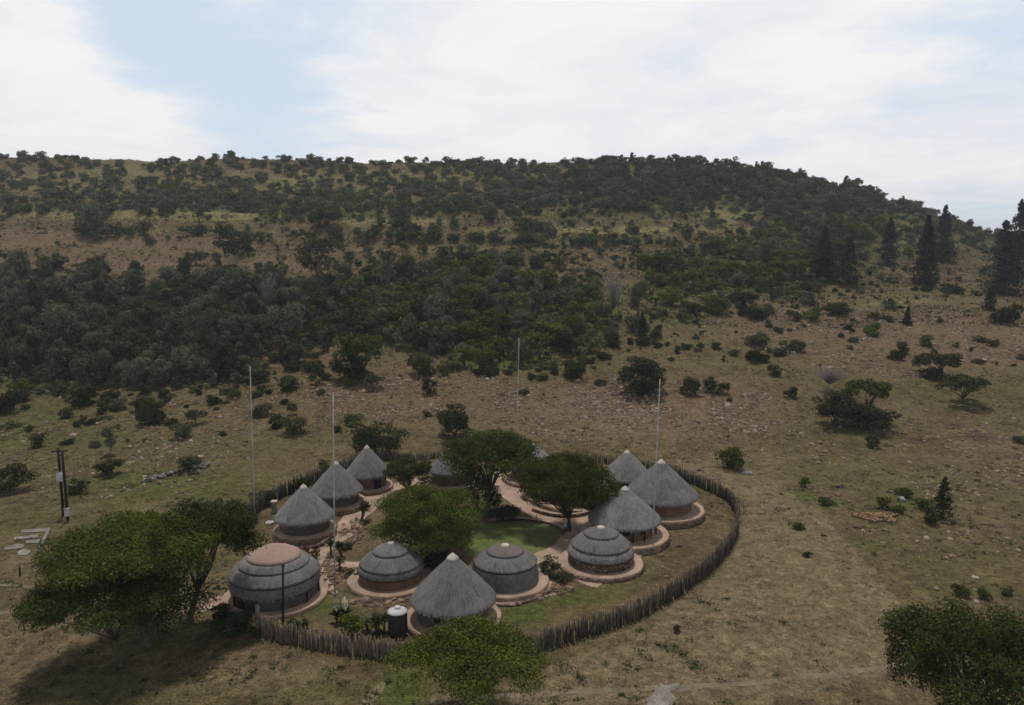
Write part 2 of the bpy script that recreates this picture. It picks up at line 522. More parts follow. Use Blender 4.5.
EL_FAR = [(290, 186, 330, 24, .42), (60, 182, 90, 20, .45), (150, 215, 150, 4, .9), (60, 214, 80, 4, .7), (400, 222, 60, 4, .8), (230, 217, 60, 3.5, .9), (620, 230, 150, 4, .75), (440, 250, 60, 8, .3), (130, 230, 60, 5, .4), (880, 300, 60, 6, .5), (730, 215, 26, 8, .7), (910, 230, 16, 22, .5), (620, 180, 24, 18, .4), (130, 170, 60, 14, .5), (300, 180, 30, 14, .6), (365, 175, 40, 12, .5), (965, 225, 14, 8, .6), (420, 165, 50, 6, .4), (210, 185, 60, 10, .3)]


GRID_Y = [160, 180, 200, 220, 240, 260, 280, 300, 320, 340, 360, 380, 400, 420, 440]
GRID = np.array([
    [2.5, 2.5, 1.6, 1.6, 2, 1.8, 3.5, 5, 4, 5, 8, 9, 9, 9, 9, 9],
    [2.5, 2.5, 2, 2.2, 2.6, 2.6, 4, 5, 4, 6, 8, 9, 9, 9, 9, 9],
    [3, 5, 6.5, 6, 7, 6, 6, 7, 7, 7, 7, 4, 8, 9, 7, 7],
    [.5, 2.5, 1.2, 1, 3, 3, 3, 3, 2.5, 3, 2.5, 3, 7, 7, 6, 7],
    [1, 1, 1, 1.5, 2, 2, 1, 1, 3, 3.5, 3, 4, 5.5, 5, 5, 6],
    [1.2, .9, .7, 1.2, 2, 2, 1.8, 2.4, 4, 2, 5, 6, 6, 4.5, 2.5, 2.5],
    [3.5, 3.8, 2.8, 3.2, 3.6, 4.2, 6, 7, 3, 3, 5.5, 6.5, 6, 3, 1.6, 1.6],
    [7.5, 8, 7, 7.5, 8, 8, 7, 8, 7, 5, 4, 3.5, 4, 2.5, 1.3, 1.3],
    [9, 9, 9, 9, 9, 9, 9, 9, 8, 5, 2.3, 2.2, 1.8, 1.8, 1.2, 1.2],
    [9, 9, 9, 9, 5, 7, 6, 8, 7, 3, 1.4, 1.4, 1.1, 1.1, 1.0, 1.0],
    [9, 9, 9, 9, 3, 2, 2.5, 8, 5, 2, 1.0, 1.1, 1.1, 1.0, .9, .9],
    [6, 6, 6, 6, 2, .5, 1, 1, 1.5, .6, .3, .3, .3, .2, .2, .2],
    [1.3, 1.6, 1.6, 1.4, 1, .6, .5, .4, .3, .2, .2, .2, .2, .2, .2, .2],
    [1, 1.2, 1.2, 1, .8, .5, .3, .3, .2, .2, .15, .2, .2, .2, .2, .2],
    [.8, .9, .9, .8, .6, .3, .2, .2, .1, .1, .1, .1, .15, .15, .15, .15]], float)


def density_v(px, py):
    gx = np.clip((px - 32) / 64, 0, 14.999); gy = np.clip((py - 160) / 20, 0, len(GRID_Y) - 1.001)
    i, j = gy.astype(int), gx.astype(int); fy, fx = gy - i, gx - j
    return ((GRID[i, j] * (1 - fx) + GRID[i, j + 1] * fx) * (1 - fy) + (GRID[i + 1, j] * (1 - fx) + GRID[i + 1, j + 1] * fx) * fy) / 9


MOWN = [(640, 455), (700, 461), (760, 478), (812, 508), (842, 540), (880, 572), (905, 610), (895, 672), (760, 700), (640, 705), (500, 712), (545, 668), (620, 642), (700, 600), (745, 545), (742, 500), (712, 480), (660, 466)]


def in_poly(px, py, poly):
    c = np.zeros(len(px), bool)
    for (x0, y0), (x1, y1) in zip(poly, poly[1:] + poly[:1]):
        k_ = ((y0 > py) != (y1 > py)) & (px < (x1 - x0) * (py - y0) / (y1 - y0 + 1e-9) + x0)
        c ^= k_
    return c


def zones(P):
    px, py, zc = project(P)
    res = []
    for lst in (EL_GREEN, EL_RED, EL_PALE, EL_FAR):
        a = np.zeros(len(P))
        for cx, cy, rx, ry, s in lst:
            d2 = ((px - cx) / rx) ** 2 + ((py - cy) / ry) ** 2
            a = np.maximum(a, s * np.exp(-np.minimum(d2, 50) ** 1.5 * 0.7))
        if lst is EL_GREEN: a = np.maximum(a, np.where(((py > 214) | (px > 560)) & (py > 140) & (py < 400) & (zc > 100), np.clip(density_v(px, py) * 1.1 - .25, 0, .8), 0))
        if lst is EL_PALE:
            jx = (fbm(P[:, 0] / 4, P[:, 1] / 4, 71, 3) - .5) * 34; jy = (fbm(P[:, 0] / 4, P[:, 1] / 4, 75, 3) - .5) * 16
            a = np.maximum(a, .70 * in_poly(px + jx, py + jy, MOWN))
        a = np.where(zc > 1, a, 0)
        res.append(a)
    return np.stack(res, 1).astype(np.float32)


def set_zone(me):
    V = np.empty(len(me.vertices) * 3, np.float32); me.vertices.foreach_get('co', V)
    z = zones(V.reshape(-1, 3).astype(float))
    a = me.attributes.new('zone', 'FLOAT_COLOR', 'POINT')
    a.data.foreach_set('color', z.ravel())


def build_terrain():
    rows = np.concatenate([np.linspace(-40, 30, 15), np.arange(31, 110, 0.6), np.arange(110, 200, 1.0), np.arange(200, 470, 1.8), np.geomspace(470, 4000, 24)])
    nu = 420
    t = np.linspace(-1, 1, nu)
    us = 0.62 * t + 0.9 * t ** 5
    Y, U = np.meshgrid(rows, us, indexing='ij')
    X = U * (np.maximum(Y, -40) + 70) * 1.25
    Z = height(X, Y)
    far = np.clip((Y - 600) / 3400, 0, 1)
    Z = Z - far * 60
    V = np.stack([X, Y, Z], -1).reshape(-1, 3)
    r, c = len(rows), nu
    i = np.arange(r - 1)[:, None] * c + np.arange(c - 1)[None]
    Q = np.stack([i, i + 1, i + c + 1, i + c], -1).reshape(-1, 4)
    mb = MB(); mb.add(V, Q, 0, True)
    o = mb.build('ground', M['ground'])
    set_zone(o.data)
    struct(o)


build_terrain()


# ------------------------------------------------------------------ flat sheets of the camp
def smooth_poly(pts, it=2):
    pts = [np.array(p, float) for p in pts]
    for _ in range(it):
        q = []
        for i in range(len(pts)):
            a, b = pts[i], pts[(i + 1) % len(pts)]
            q += [a * 0.75 + b * 0.25, a * 0.25 + b * 0.75]
        pts = q
    return pts


def smooth_line(pts, it=3):
    pts = [np.array(p, float) for p in pts]
    for _ in range(it):
        q = [pts[0]]
        for a, b in zip(pts[:-1], pts[1:]):
            q += [a * 0.75 + b * 0.25, a * 0.25 + b * 0.75]
        q.append(pts[-1]); pts = q
    return np.array(pts)


def resample(P, step):
    d = np.concatenate([[0], np.cumsum(np.linalg.norm(np.diff(P, axis=0), axis=1))])
    n = max(2, int(d[-1] / step))
    s = np.linspace(0, d[-1], n)
    return np.stack([np.interp(s, d, P[:, i]) for i in range(P.shape[1])], 1)


def strip(name, pxs, width, z, mat, jag=0.15, seed=1, label=None):
    P = smooth_line([plane(x, y, 0)[:2] for x, y in pxs])
    P = resample(P, 0.4)
    T = np.gradient(P, axis=0); T /= np.linalg.norm(T, axis=1)[:, None]
    Nn = np.stack([-T[:, 1], T[:, 0]], 1)
    w = np.interp(np.linspace(0, 1, len(P)), np.linspace(0, 1, len(np.atleast_1d(width))), np.atleast_1d(width)) / 2
    idx = np.arange(len(P)) * 0.45
    wl = w * (1 + jag * 2 * (vnoise(idx, idx * 0 + 3, seed) - 0.5)); wr = w * (1 + jag * 2 * (vnoise(idx, idx * 0 + 9, seed) - 0.5))
    A = P + Nn * wl[:, None]; B = P - Nn * wr[:, None]
    V = np.concatenate([np.c_[A, np.full(len(A), z)], np.c_[B, np.full(len(B), z)]])
    n = len(P); i = np.arange(n - 1)
    mb = MB(); mb.add(V, np.stack([i, n + i, n + i + 1, i + 1], 1), 0, False)
    return struct(mb.build(name, mat))


def sheet(name, pxs, z, mat, it=2, thick=0.0):
    P = [plane(x, y, 0)[:2] for x, y in smooth_poly(pxs, it)]
    n = len(P)
    area = sum(P[i][0] * P[(i + 1) % n][1] - P[(i + 1) % n][0] * P[i][1] for i in range(n))
    if area < 0: P = P[::-1]
    V = [(p[0], p[1], z) for p in P]
    mb = MB()
    if thick:
        V2 = [(p[0], p[1], z - thick) for p in P]
        q = [[i, n + i, n + (i + 1) % n, (i + 1) % n] for i in range(n)]
        mb.add(V + V2, [np.array([list(range(n))]), np.array(q)], 0, False)
    else:
        mb.add(V, np.array([list(range(n))]), 0, False)
    return mb.build(name, mat)


struct(sheet('lawn', [(486, 524), (512, 521), (545, 523), (563, 530), (562, 541), (549, 551), (520, 556), (492, 552), (472, 558), (462, 548), (470, 530)], 0.012, M['lawn']))
strip('path', [(420, 480), (398, 486), (378, 493), (367, 506), (352, 520), (346, 532), (330, 543), (317, 552), (310, 566), (318, 580), (326, 592)], [2.2, 2.6, 2.4, 1.9, 1.6], 0.024, M['path'], seed=2)
strip('path', [(318, 556), (336, 563), (356, 566), (376, 560)], [1.3, 1.1], 0.030, M['path'], seed=3)
strip('path', [(496, 472), (504, 482), (512, 497), (528, 508), (541, 518), (560, 522), (585, 518), (600, 508), (607, 496)], [2.6, 2.8, 2.2, 1.7, 1.8, 1.5], 0.020, M['path'], seed=4)
strip('path', [(588, 514), (580, 528), (570, 541), (556, 552), (537, 559), (515, 563), (490, 566), (470, 564)], [2.2, 1.9, 2.0, 2.0], 0.028, M['path'], seed=5)
strip('path', [(545, 560), (562, 566), (585, 582), (600, 586)], [1.4, 1.0], 0.034, M['path'], seed=6)
strip('path', [(424, 590), (440, 594), (470, 600), (512, 603), (545, 590), (556, 580)], [1.2, .8, .8, 1.2], 0.018, M['path'], seed=16)
strip('path', [(226, 598), (205, 606), (190, 612), (170, 606)], [1.6, 1.4], 0.022, M['path'], seed=7)
strip('footpath', [(430, 700), (490, 697), (560, 692), (640, 690), (720, 686), (800, 678), (885, 667), (960, 655)], [.55, .6, .55, .6, .5], 0.006, M['trail'], 0.5, 8)
strip('footpath', [(-40, 584), (10, 585), (36, 588), (60, 590)], [.35, .4, .2], 0.006, M['trail'], 0.3, 9)
strip('footpath', [(-40, 618), (0, 613), (35, 609), (62, 603)], [.5, .55, .3], 0.010, M['trail'], 0.3, 10)
strip('footpath', [(360, 712), (372, 697), (385, 682)], [1.0, .8, .4], 0.007, M['trail'], 0.4, 11)


# ------------------------------------------------------------------ huts
def ring_wall_stones(mb, r, h, rng, courses=3, mi=0):
    for c in range(courses):
        hh = h / courses
        n = int(2 * math.pi * r / 0.3)
        for i in range(n):
            a = (i + 0.5 * (c % 2) + rng.uniform(-.15, .15)) / n * 2 * math.pi
            add_stone(mb, (math.cos(a) * r, math.sin(a) * r, hh * (c + 0.5)), (0.19, 0.14, hh * 0.62), rng, mi)


def platform(root, r, h, seed, wall_mat='stone_red'):
    rng = np.random.default_rng(seed)
    mb = MB(); mb.lathe([(r, 0.0), (r, h), (r - 0.06, h + 0.03), (0.4, h + 0.035), (0.01, h + 0.035)], 56, 0, 0.012, seed)
    p = mb.build('platform', M['plaster'], root)
    if h > 0.38:
        sb = MB(); ring_wall_stones(sb, r - 0.07, h * 0.84, rng, max(2, int(round(h / 0.16))))
        sb.build('retaining_wall', M[wall_mat], p)
    return p


def wall_part(root, r, z0, z1, mat, seed, door=None, windows=(), stones=False, posts=0):
    mb = MB(); mb.lathe([(r, z0), (r, z1)], 48, 0, 0.006, seed)
    w = mb.build('wall', M[mat], root)
    if stones:
        rng = np.random.default_rng(seed + 5)
        sb = MB()
        cz = z0 + 0.1
        while cz < z1 - 0.05:
            n = int(2 * math.pi * r / 0.38)
            off = rng.uniform()
            for i in range(n):
                a = (i + off + rng.uniform(-.1, .1)) / n * 2 * math.pi
                add_stone(sb, (math.cos(a) * r, math.sin(a) * r, cz), (0.2, 0.15, 0.11), rng)
            cz += 0.19
        sb.build('stonework', M['stone_red'], w)
    if door is not None:
        a = math.radians(door)
        db = MB(); hh = min(1.75, z1 - z0 + 0.25)
        db.box((math.cos(a) * (r + 0.0), math.sin(a) * (r + 0.0), z0 + hh / 2), (0.12, 0.85, hh), a)
        d = db.build('door', M['glassdark'], root)
        fb = MB()
        ca, sa = math.cos(a), math.sin(a)
        for s in (-1, 1):
            fb.box((ca * (r + .03) - sa * s * .48, sa * (r + .03) + ca * s * .48, z0 + hh / 2), (0.14, 0.1, hh), a)
        fb.build('door_frame', M['wood_dark'], d)
    for wa in windows:
        a = math.radians(wa)
        fb = MB(); zc = z0 + (z1 - z0) * 0.55
        fb.box((math.cos(a) * (r + .0), math.sin(a) * (r + .0), zc), (0.1, 0.6, 0.55), a)
        f = fb.build('window', M['glassdark'], root)
        gb = MB()
        for s in (-1, 1):
            gb.box((math.cos(a) * (r + .03) - math.sin(a) * s * .33, math.sin(a) * (r + .03) + math.cos(a) * s * .33, zc), (0.12, 0.07, 0.6), a)
        gb.build('window_frame', M['wood'], f)
    for i in range(posts):
        a = i / posts * 2 * math.pi + 0.13
        pb = MB(); rr = r + (0.28 if posts > 12 else 0.1)
        pb.tube([(math.cos(a) * rr, math.sin(a) * rr, z0 - 0.0), (math.cos(a) * rr, math.sin(a) * rr, z1 + 0.05)], 0.07, 7)
        pb.build('post', M['post_dark'], root)


def cone_hut(label, xc, yc, a_px, apex_y, plat_px=None, plat_h=0.45, wall_h=1.45, mat='wall_brown', door=None, windows=(), posts=0, seed=1, z0=0.0, wall_ratio=0.83, cap=1.0):
    he = plat_h + wall_h
    c = plane(xc, yc, z0 + he)
    s = F / zdepth(c)
    R = a_px / s
    k_ = slope(apex_y)
    za = 27 + c[1] * k_ - z0                    # height of the apex above the ground
    root = thing('rondavel_hut', label, 'hut', (c[0], c[1], z0), 'round thatched huts of the camp')
    pr = (plat_px / s) if plat_px else R * 1.18
    platform(root, pr, plat_h, seed)
    wr = R * wall_ratio
    wall_part(root, wr, plat_h, he + 0.35, mat, seed, door, windows, False, posts)
    rise = za - he
    prof = [(R * 0.80, he + 0.22), (R - 0.02, he - 0.02), (R, he + 0.05), (R * 0.985, he + 0.17)]
    for t in np.linspace(0.06, 0.93, 14):
        bulge = 0.045 * math.sin(math.pi * t) * (1 if t < .6 else .7)
        prof.append((R * (0.985 * (1 - t) + bulge * 0.6), he + 0.17 + (rise - 0.17) * t))
    mb = MB(); mb.lathe(prof, 72, 0, 0.016, seed)
    roof = mb.build('roof', M['thatch'], root)
    rf = np.random.default_rng(seed); fb = MB(); kf = 420
    af = rf.uniform(0, 6.283, kf); wf = rf.uniform(.03, .09, kf); dz = rf.uniform(.05, .2, kf); dr = rf.uniform(-.01, .07, kf)
    c0_, s0_ = np.cos(af - wf / R), np.sin(af - wf / R); c1_, s1_ = np.cos(af + wf / R), np.sin(af + wf / R)
    Vf = np.stack([np.stack([c0_ * (R - .03), s0_ * (R - .03), he + .1 + 0 * af], 1), np.stack([c1_ * (R - .03), s1_ * (R - .03), he + .1 + 0 * af], 1),
                   np.stack([np.cos(af) * (R + dr), np.sin(af) * (R + dr), he + .02 - dz], 1)], 1).reshape(-1, 3)
    fb.add(Vf, np.arange(3 * kf).reshape(-1, 3), 0, False); fb.build('eave_fringe', M['thatch'], roof)
    cb = MB(); r0 = R * 0.098 * cap + 0.02; z1 = he + rise * 0.88
    cb.lathe([(r0 * 1.15, z1 - 0.04), (r0 * 1.18, z1 + 0.05), (r0 * 0.95, z1 + 0.16), (r0 * 0.55, he + rise * 0.965), (0.03, he + rise + 0.02), (0.001, he + rise + 0.02)], 20, 0, 0.02, seed)
    cb.build('roof_cap', M['cement'], roof)
    return root, c, R


def dome_hut(label, xc, y_top, tiers, wall_px, plat_px, plat_h, wall_h, wall_mat, seed, first_mat='thatch', cap_half=None, stones=False, door=None, fringe=False, posts=0):
    """tiers: list of (low edge y of the tier in the picture, half width px); the last one is the roof's rim."""
    h = plat_h + wall_h
    yl, a = tiers[-1]
    # find centre depth so that the rim's nearest point lands on yl
    c = plane(xc, yl, h)
    for _ in range(12):
        s = F / zdepth(c)
        R = a / s
        q = plane(xc, yl, h)
        c = np.array([q[0] * (q[1] + R) / q[1], q[1] + R, h])
    s = F / zdepth(c); R = a / s
    ztop = 27 + c[1] * slope(y_top) - 0.0
    root = thing('beehive_hut', label, 'hut', (c[0], c[1], 0), 'round thatched huts of the camp')
    platform(root, plat_px / s, plat_h, seed)
    if wall_h > 0.05 or wall_px:
        wall_part(root, wall_px / s, plat_h, h + 0.3, wall_mat, seed, door, (), stones, posts)
    # ring radii / heights
    rings = []
    for (y, ap) in tiers:
        r = ap / s
        kx = slope(y); z = 27 + (c[1] - r) * kx
        rings.append((r, z))
    rtop, ztop_in = 0.0, ztop
    prev = None
    n = len(rings)
    for i, (r, z) in enumerate(rings):
        if i == 0: ra, za_ = 0.02, ztop
        else: ra, za_ = rings[i - 1][0] - 0.12, rings[i - 1][1] + 0.02
        prof = [(r - 0.24, z + 0.02), (r - 0.02, z - 0.02), (r + 0.02, z + 0.06)]
        m = 9
        for j in range(1, m + 1):
            t = j / m
            ang = t * math.pi / 2
            if i == 0: rr = r * (1 - t); zz = z + 0.06 + (za_ - z - 0.06) * (1 - (1 - t) ** 1.75)
            else:
                rr = r + (ra - r) * t; zz = z + 0.06 + (za_ - z - 0.06) * t
                b = math.sin(math.pi * t) * 0.08
                nx, nz = (za_ - z), (r - ra); l = math.hypot(nx, nz); rr += b * nx / l; zz += b * nz / l
            prof.append((max(rr, 0.004), zz))
        mb = MB(); mb.lathe(prof, 72, 0, 0.010, seed + i)
        last = i == n - 1
        o = mb.build('thatch_tier', M[first_mat if i == 0 else 'thatch'], root)
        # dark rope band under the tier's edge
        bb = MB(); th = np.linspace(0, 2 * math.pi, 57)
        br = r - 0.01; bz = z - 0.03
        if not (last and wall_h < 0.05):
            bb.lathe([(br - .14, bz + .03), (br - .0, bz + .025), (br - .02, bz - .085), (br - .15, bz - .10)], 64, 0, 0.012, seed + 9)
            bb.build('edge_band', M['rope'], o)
        if last and fringe:
            rng = np.random.default_rng(seed)
            fb = MB(); k2 = 46
            for q in range(k2):
                a0 = q / k2 * 2 * math.pi; a1 = (q + 1) / k2 * 2 * math.pi; am = (a0 + a1) / 2
                dz = rng.uniform(.10, .28)
                fb.add([(math.cos(a0) * r, math.sin(a0) * r, z + .05), (math.cos(a1) * r, math.sin(a1) * r, z + .05), (math.cos(am + .02) * (r - .02), math.sin(am + .02) * (r - .02), z - dz),
                        (math.cos(am - .02) * (r - .02), math.sin(am - .02) * (r - .02), z - dz)], np.array([[0, 1, 2, 3]]), 0, False)
            fb.build('fringe', M['thatch'], o)
    if cap_half:
        rc = cap_half / s
        cb = MB(); cb.lathe([(rc * 1.1, ztop - 0.05), (rc, ztop + 0.05), (rc * 0.5, ztop + 0.09), (0.01, ztop + 0.11)], 18, 0, 0.02, seed)
        cb.build('roof_cap', M['cement'], root)
    return root, c, R


cone_hut('conical hut with mottled roof on a red stone terrace behind the pink-topped beehive hut', 304.5, 516, 29.5, 484, 30.5, 0.75, 1.15, 'wall_dark', seed=21)
cone_hut('conical grey hut half hidden, middle of the three in the back left row', 336.5, 490.5, 26.5, 461, 29, 0.6, 1.15, 'wall_dark', seed=22)
cone_hut('conical hut with dark doorway at the top of the tan path, back left', 367.5, 473, 22.5, 445, 25, 0.45, 1.35, 'wall_red', door=-50, seed=23)
cone_hut('conical hut peeking out between the flat dark tree and the tall central acacia', 450, 470, 21.5, 447, None, 0.4, 1.4, 'wall_brown', seed=24)
cone_hut('conical hut almost hidden behind the acacia crowns, only its white roof tip showing', 533, 465, 26, 443, None, 0.4, 1.4, 'wall_brown', seed=25)
cone_hut('conical hut furthest back on the right, against the curved stake fence', 626.5, 476, 25.5, 450, None, 0.45, 1.3, 'wall_brown', seed=26)
cone_hut('large conical hut with red mud wall on a round stone platform beside the curved fence', 660.5, 494.5, 37, 459, 43, 0.75, 1.35, 'wall_red', seed=27)
cone_hut('conical hut ringed by dark veranda posts, just behind the stone-walled beehive hut', 624.5, 518.5, 36.3, 486, 44, 0.7, 1.3, 'wall_brown', windows=(-60, -95, -25), posts=16, seed=28, wall_ratio=0.78)
cone_hut('large conical hut at the front with a pale pointed cap, beside the water tank', 453, 598, 43, 553, 48, 0.4, 1.35, 'wall_dark', windows=(-110,), seed=29, cap=1.15)
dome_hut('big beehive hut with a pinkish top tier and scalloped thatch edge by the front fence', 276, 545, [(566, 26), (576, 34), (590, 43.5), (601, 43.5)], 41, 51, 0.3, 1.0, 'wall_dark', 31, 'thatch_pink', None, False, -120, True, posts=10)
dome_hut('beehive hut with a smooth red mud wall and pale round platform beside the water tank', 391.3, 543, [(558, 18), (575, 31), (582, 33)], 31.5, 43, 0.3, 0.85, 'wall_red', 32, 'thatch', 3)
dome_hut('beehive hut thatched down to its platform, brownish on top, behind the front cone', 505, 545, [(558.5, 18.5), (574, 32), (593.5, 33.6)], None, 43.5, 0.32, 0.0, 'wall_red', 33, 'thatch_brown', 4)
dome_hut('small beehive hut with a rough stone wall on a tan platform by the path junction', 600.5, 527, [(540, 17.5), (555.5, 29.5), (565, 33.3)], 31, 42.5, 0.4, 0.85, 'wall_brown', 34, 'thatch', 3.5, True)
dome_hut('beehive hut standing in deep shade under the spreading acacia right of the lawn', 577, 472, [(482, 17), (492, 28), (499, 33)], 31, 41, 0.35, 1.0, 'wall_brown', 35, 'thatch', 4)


# ------------------------------------------------------------------ fences
def stake_fence(name, label, pxs, spacing, hgt, rad, mat, n_parts, seed, row2=True, score=None):
    P = smooth_line([plane(x, y, 0)[:2] for x, y in pxs], 3)
    P = resample(P, spacing)
    rng = np.random.default_rng(seed)
    c = P[len(P) // 2]
    root = thing(name, label, 'fence', (c[0], c[1], 0), 'stake fences round the camp')
    stakes = []
    for i, p in enumerate(P):
        for rrow in ((0, 1) if row2 else (0,)):
            q = p - c + rng.normal(0, 0.05, 2)
            if rrow: q = q + np.array([0, 0.17]) + rng.normal(0, .07, 2)
            h = hgt * (rng.uniform(0.8, 1.15) if not rrow else rng.uniform(0.7, 1.0))
            lean = rng.normal(0, 0.07, 2)
            stakes.append((i, rrow, np.array([q[0], q[1], -0.05]), np.array([q[0] + lean[0], q[1] + lean[1], h]), rad * rng.uniform(.65, 1.35)))
    # the ones that show largest = nearest the viewer and in the front row
    def key(s): return (s[1], s[2][1] + c[1])
    order = sorted(range(len(stakes)), key=lambda k_: key(stakes[k_]) if score is None else score(stakes[k_], c))
    own = set(order[:n_parts])
    rest = MB()
    for k_, (i, rr, a, b, r) in enumerate(stakes):
        mb = MB() if k_ in own else rest
        m = (a + b) / 2 + np.r_[rng.normal(0, .03, 2), 0]
        mb.tube([a, m, b], [r, r * 0.92, r * 0.6], 6)
        if k_ in own: mb.build('stake', M[mat], root)
    if rest.n:
        o = rest.build('stake_rows', M[mat], root); o['kind'] = 'stuff'
    return root, P


fr, _ = stake_fence('plank_fence', 'straight greyish brown fence of upright split poles along the front left of the camp',
                    [(262, 636), (286, 644), (312, 649), (338, 653), (365, 658), (391, 660), (430, 662), (470, 662), (510, 658), (543, 650)], 0.105, 1.45, 0.058, 'wood', 92, 41, True)
P0 = plane(262, 637, 0)
mb = MB(); q = P0 - np.array(fr.location)
mb.tube([(q[0] - .25, q[1], -0.05), (q[0] - .25, q[1], 2.35)], 0.16, 8); mb.build('gate_post', M['wood_dark'], fr)
stake_fence('stake_fence', 'curved palisade of dark upright stakes round the right side of the camp',
            [(543, 650), (560, 646), (589, 637), (620, 627), (647, 616), (680, 596), (706, 577), (725, 557), (735, 542), (738, 525), (735, 510), (726, 500), (712, 493), (700, 488), (688, 483), (674, 478), (655, 471)], 0.115, 1.55, 0.048, 'wood_dark', 96, 42, True)
stake_fence('stake_fence', 'dark stake fence running along the back of the camp behind the furthest huts',
            [(655, 471), (620, 465), (590, 463), (560, 461), (520, 459), (480, 458), (440, 459), (410, 461), (385, 461)], 0.16, 1.15, 0.05, 'wood_dark', 60, 43, True)
stake_fence('stake_fence', 'overgrown dark stake fence behind the back left row of huts',
            [(385, 461), (350, 469), (318, 482), (290, 494), (268, 505), (250, 518), (232, 540)], 0.15, 1.7, 0.06, 'wood_dark', 80, 44, True)



# ------------------------------------------------------------------ masts, poles, tank, small things
def mast(label, base, top, seed):
    b = at(*base)
    s = F / zdepth(b)
    d = raydir(*top); t = b[1] / d[1]; tip = CAM + d * t
    root = thing('lightning_mast', label, 'mast', b, 'tall lightning masts among the huts')
    mb = MB(); v = tip - b
    mb.tube([(0, 0, 0), v * 0.35, v * 0.7, v], [0.07, 0.062, 0.052, 0.036], 8); p = mb.build('pole', M['galv'], root)
    mb = MB(); mb.lathe([(0.3, 0), (0.3, 0.14), (0.24, 0.18), (0.01, 0.18)], 16); mb.build('base_block', M['conc'], root)


mast('slender grey mast rising behind the left acacia, nearest the left edge', (255, 520), (250, 366), 1)
mast('slender grey mast standing in the rockery between the two front beehive huts', (335, 594), (333, 392), 2)
mast('slender pale mast rising behind the tall central acacia crown', (516, 470), (519, 338), 3)
mast('slender grey mast on a small block beside the hut with veranda posts', (652, 552), (660, 379), 4)


def pole_thing(label, base, top_y, r, top_x=None):
    b = at(*base)
    d = raydir(top_x if top_x else base[0], top_y); tip = CAM + d * (b[1] / d[1]) - b
    root = thing('utility_pole', label, 'pole', b, None)
    mb = MB(); mb.tube([(0, 0, -0.05), tip * 0.5, tip], [r, r * 0.93, r * 0.8], 10); mb.build('pole', M['post_dark'], root)
    return root, tip


r1, tip = pole_thing('black wooden power pole with a white transformer box halfway up', (63.5, 516), 448, 0.15, 58)
mb = MB(); mb.box((0.18, -0.3, tip[2] * 0.6), (0.8, 0.55, 0.85)); mb.lathe([(0.0, 0), (0, 0)], 4)
mb = MB(); mb.box((0.28, -0.42, tip[2] * 0.60), (0.62, 0.5, 0.85), 0.2); b_ = mb.build('transformer_box', M['white'], r1)
mb = MB()
for sx in (-.18, 0, .18): mb.tube([(0.28 + sx, -0.42, tip[2] * .60 + .42), (0.28 + sx, -0.42, tip[2] * .60 + .66)], [.05, .035], 7)
mb.build('bushing', M['conc'], b_)
mb = MB(); mb.box((tip[0] + 0.1, 0.05, tip[2] - 0.35), (1.5, 0.12, 0.14), 0.3); mb.build('crossarm', M['post_dark'], r1)
r2, tip = pole_thing('black wooden power pole with a white meter box near its foot', (68, 520.5), 451, 0.15, 62)
mb = MB(); mb.box((0.12, -0.26, 0.95), (0.42, 0.3, 0.75), -0.2); b_ = mb.build('meter_box', M['white'], r2)
mb = MB(); mb.box((0.12, -0.26, 1.36), (0.5, 0.38, 0.05), -0.2); mb.build('box_lid', M['galv'], b_)
mb = MB(); mb.box((tip[0], 0.05, tip[2] - 0.3), (0.12, 0.9, 0.12), 0.3); mb.build('crossarm', M['post_dark'], r2)
r3, tip = pole_thing('lone dark pole with a small cap standing in front of the pink-topped beehive hut', (283, 630), 566, 0.085)
mb = MB(); mb.lathe([(0.12, 0), (0.12, .12), (0.02, .18)], 10); mb.build('pole_cap', M['post_dark'], r3, (tip[0], tip[1], tip[2] - 0.05))

for lab, (x, y), h in (('short dark fence post in dry grass near the left edge', (20, 576), 9), ('short dark post at the left rim of the big acacia crown', (49, 577), 9)):
    b = at(x, y); mb = MB(); hh = h / (F / zdepth(b) * .92)
    mb.tube([(0, 0, -.05), (0.02, 0, hh * .6), (0.02, 0.02, hh)], [.075, .07, .06], 8)
    mb.tube([(-.09, 0, hh * .82), (.13, 0, hh * .82)], [.03, .03], 6)
    tag(mb.build('fence_post', M['post_dark'], None, b), lab, 'post', None)

# water tank
b = at(398, 634)
s = F / zdepth(b)
R = 9.6 / s; H = 1.75
root = thing('water_tank', 'black plastic rainwater tank with a bright white top behind the front fence', 'water tank', b)
prof = [(R * .97, 0)]
for i in range(9):
    z = 0.05 + i * (H - .15) / 9
    prof += [(R * 1.0, z), (R * 1.0, z + .1), (R * .965, z + .12), (R * .965, z + .16)]
prof += [(R, H - .06), (R * .99, H - .02)]
mb = MB(); mb.lathe(prof, 36); mb.build('tank_body', M['black'], root)
mb = MB(); mb.lathe([(R * 1.02, H - .05), (R * 1.0, H + .03), (R * .6, H + .14), (R * .34, H + .2), (R * .33, H + .23), (0.01, H + .23)], 32); t_ = mb.build('tank_top', M['white'], root)
mb = MB(); mb.lathe([(R * .3, H + .235), (R * .3, H + .31), (R * .26, H + .34), (.01, H + .34)], 20); mb.build('lid', M['white'], t_)
mb = MB(); mb.tube([(R * .9, -.3, .2), (R * 1.15, -.4, .2)], .04, 8); mb.build('tap', M['galv'], root)

# pale pillar and rocks by the back left hut
b = at(274.5, 512)
root = thing('stone_pillar', 'small pale square pillar with a capping beside the mottled hut', 'pillar', b)
mb = MB(); mb.box((0, 0, .55), (.45, .45, 1.1)); mb.build('shaft', M['conc'], root)
mb = MB(); mb.box((0, 0, 1.16), (.58, .58, .12)); mb.build('coping', M['cement'], root)


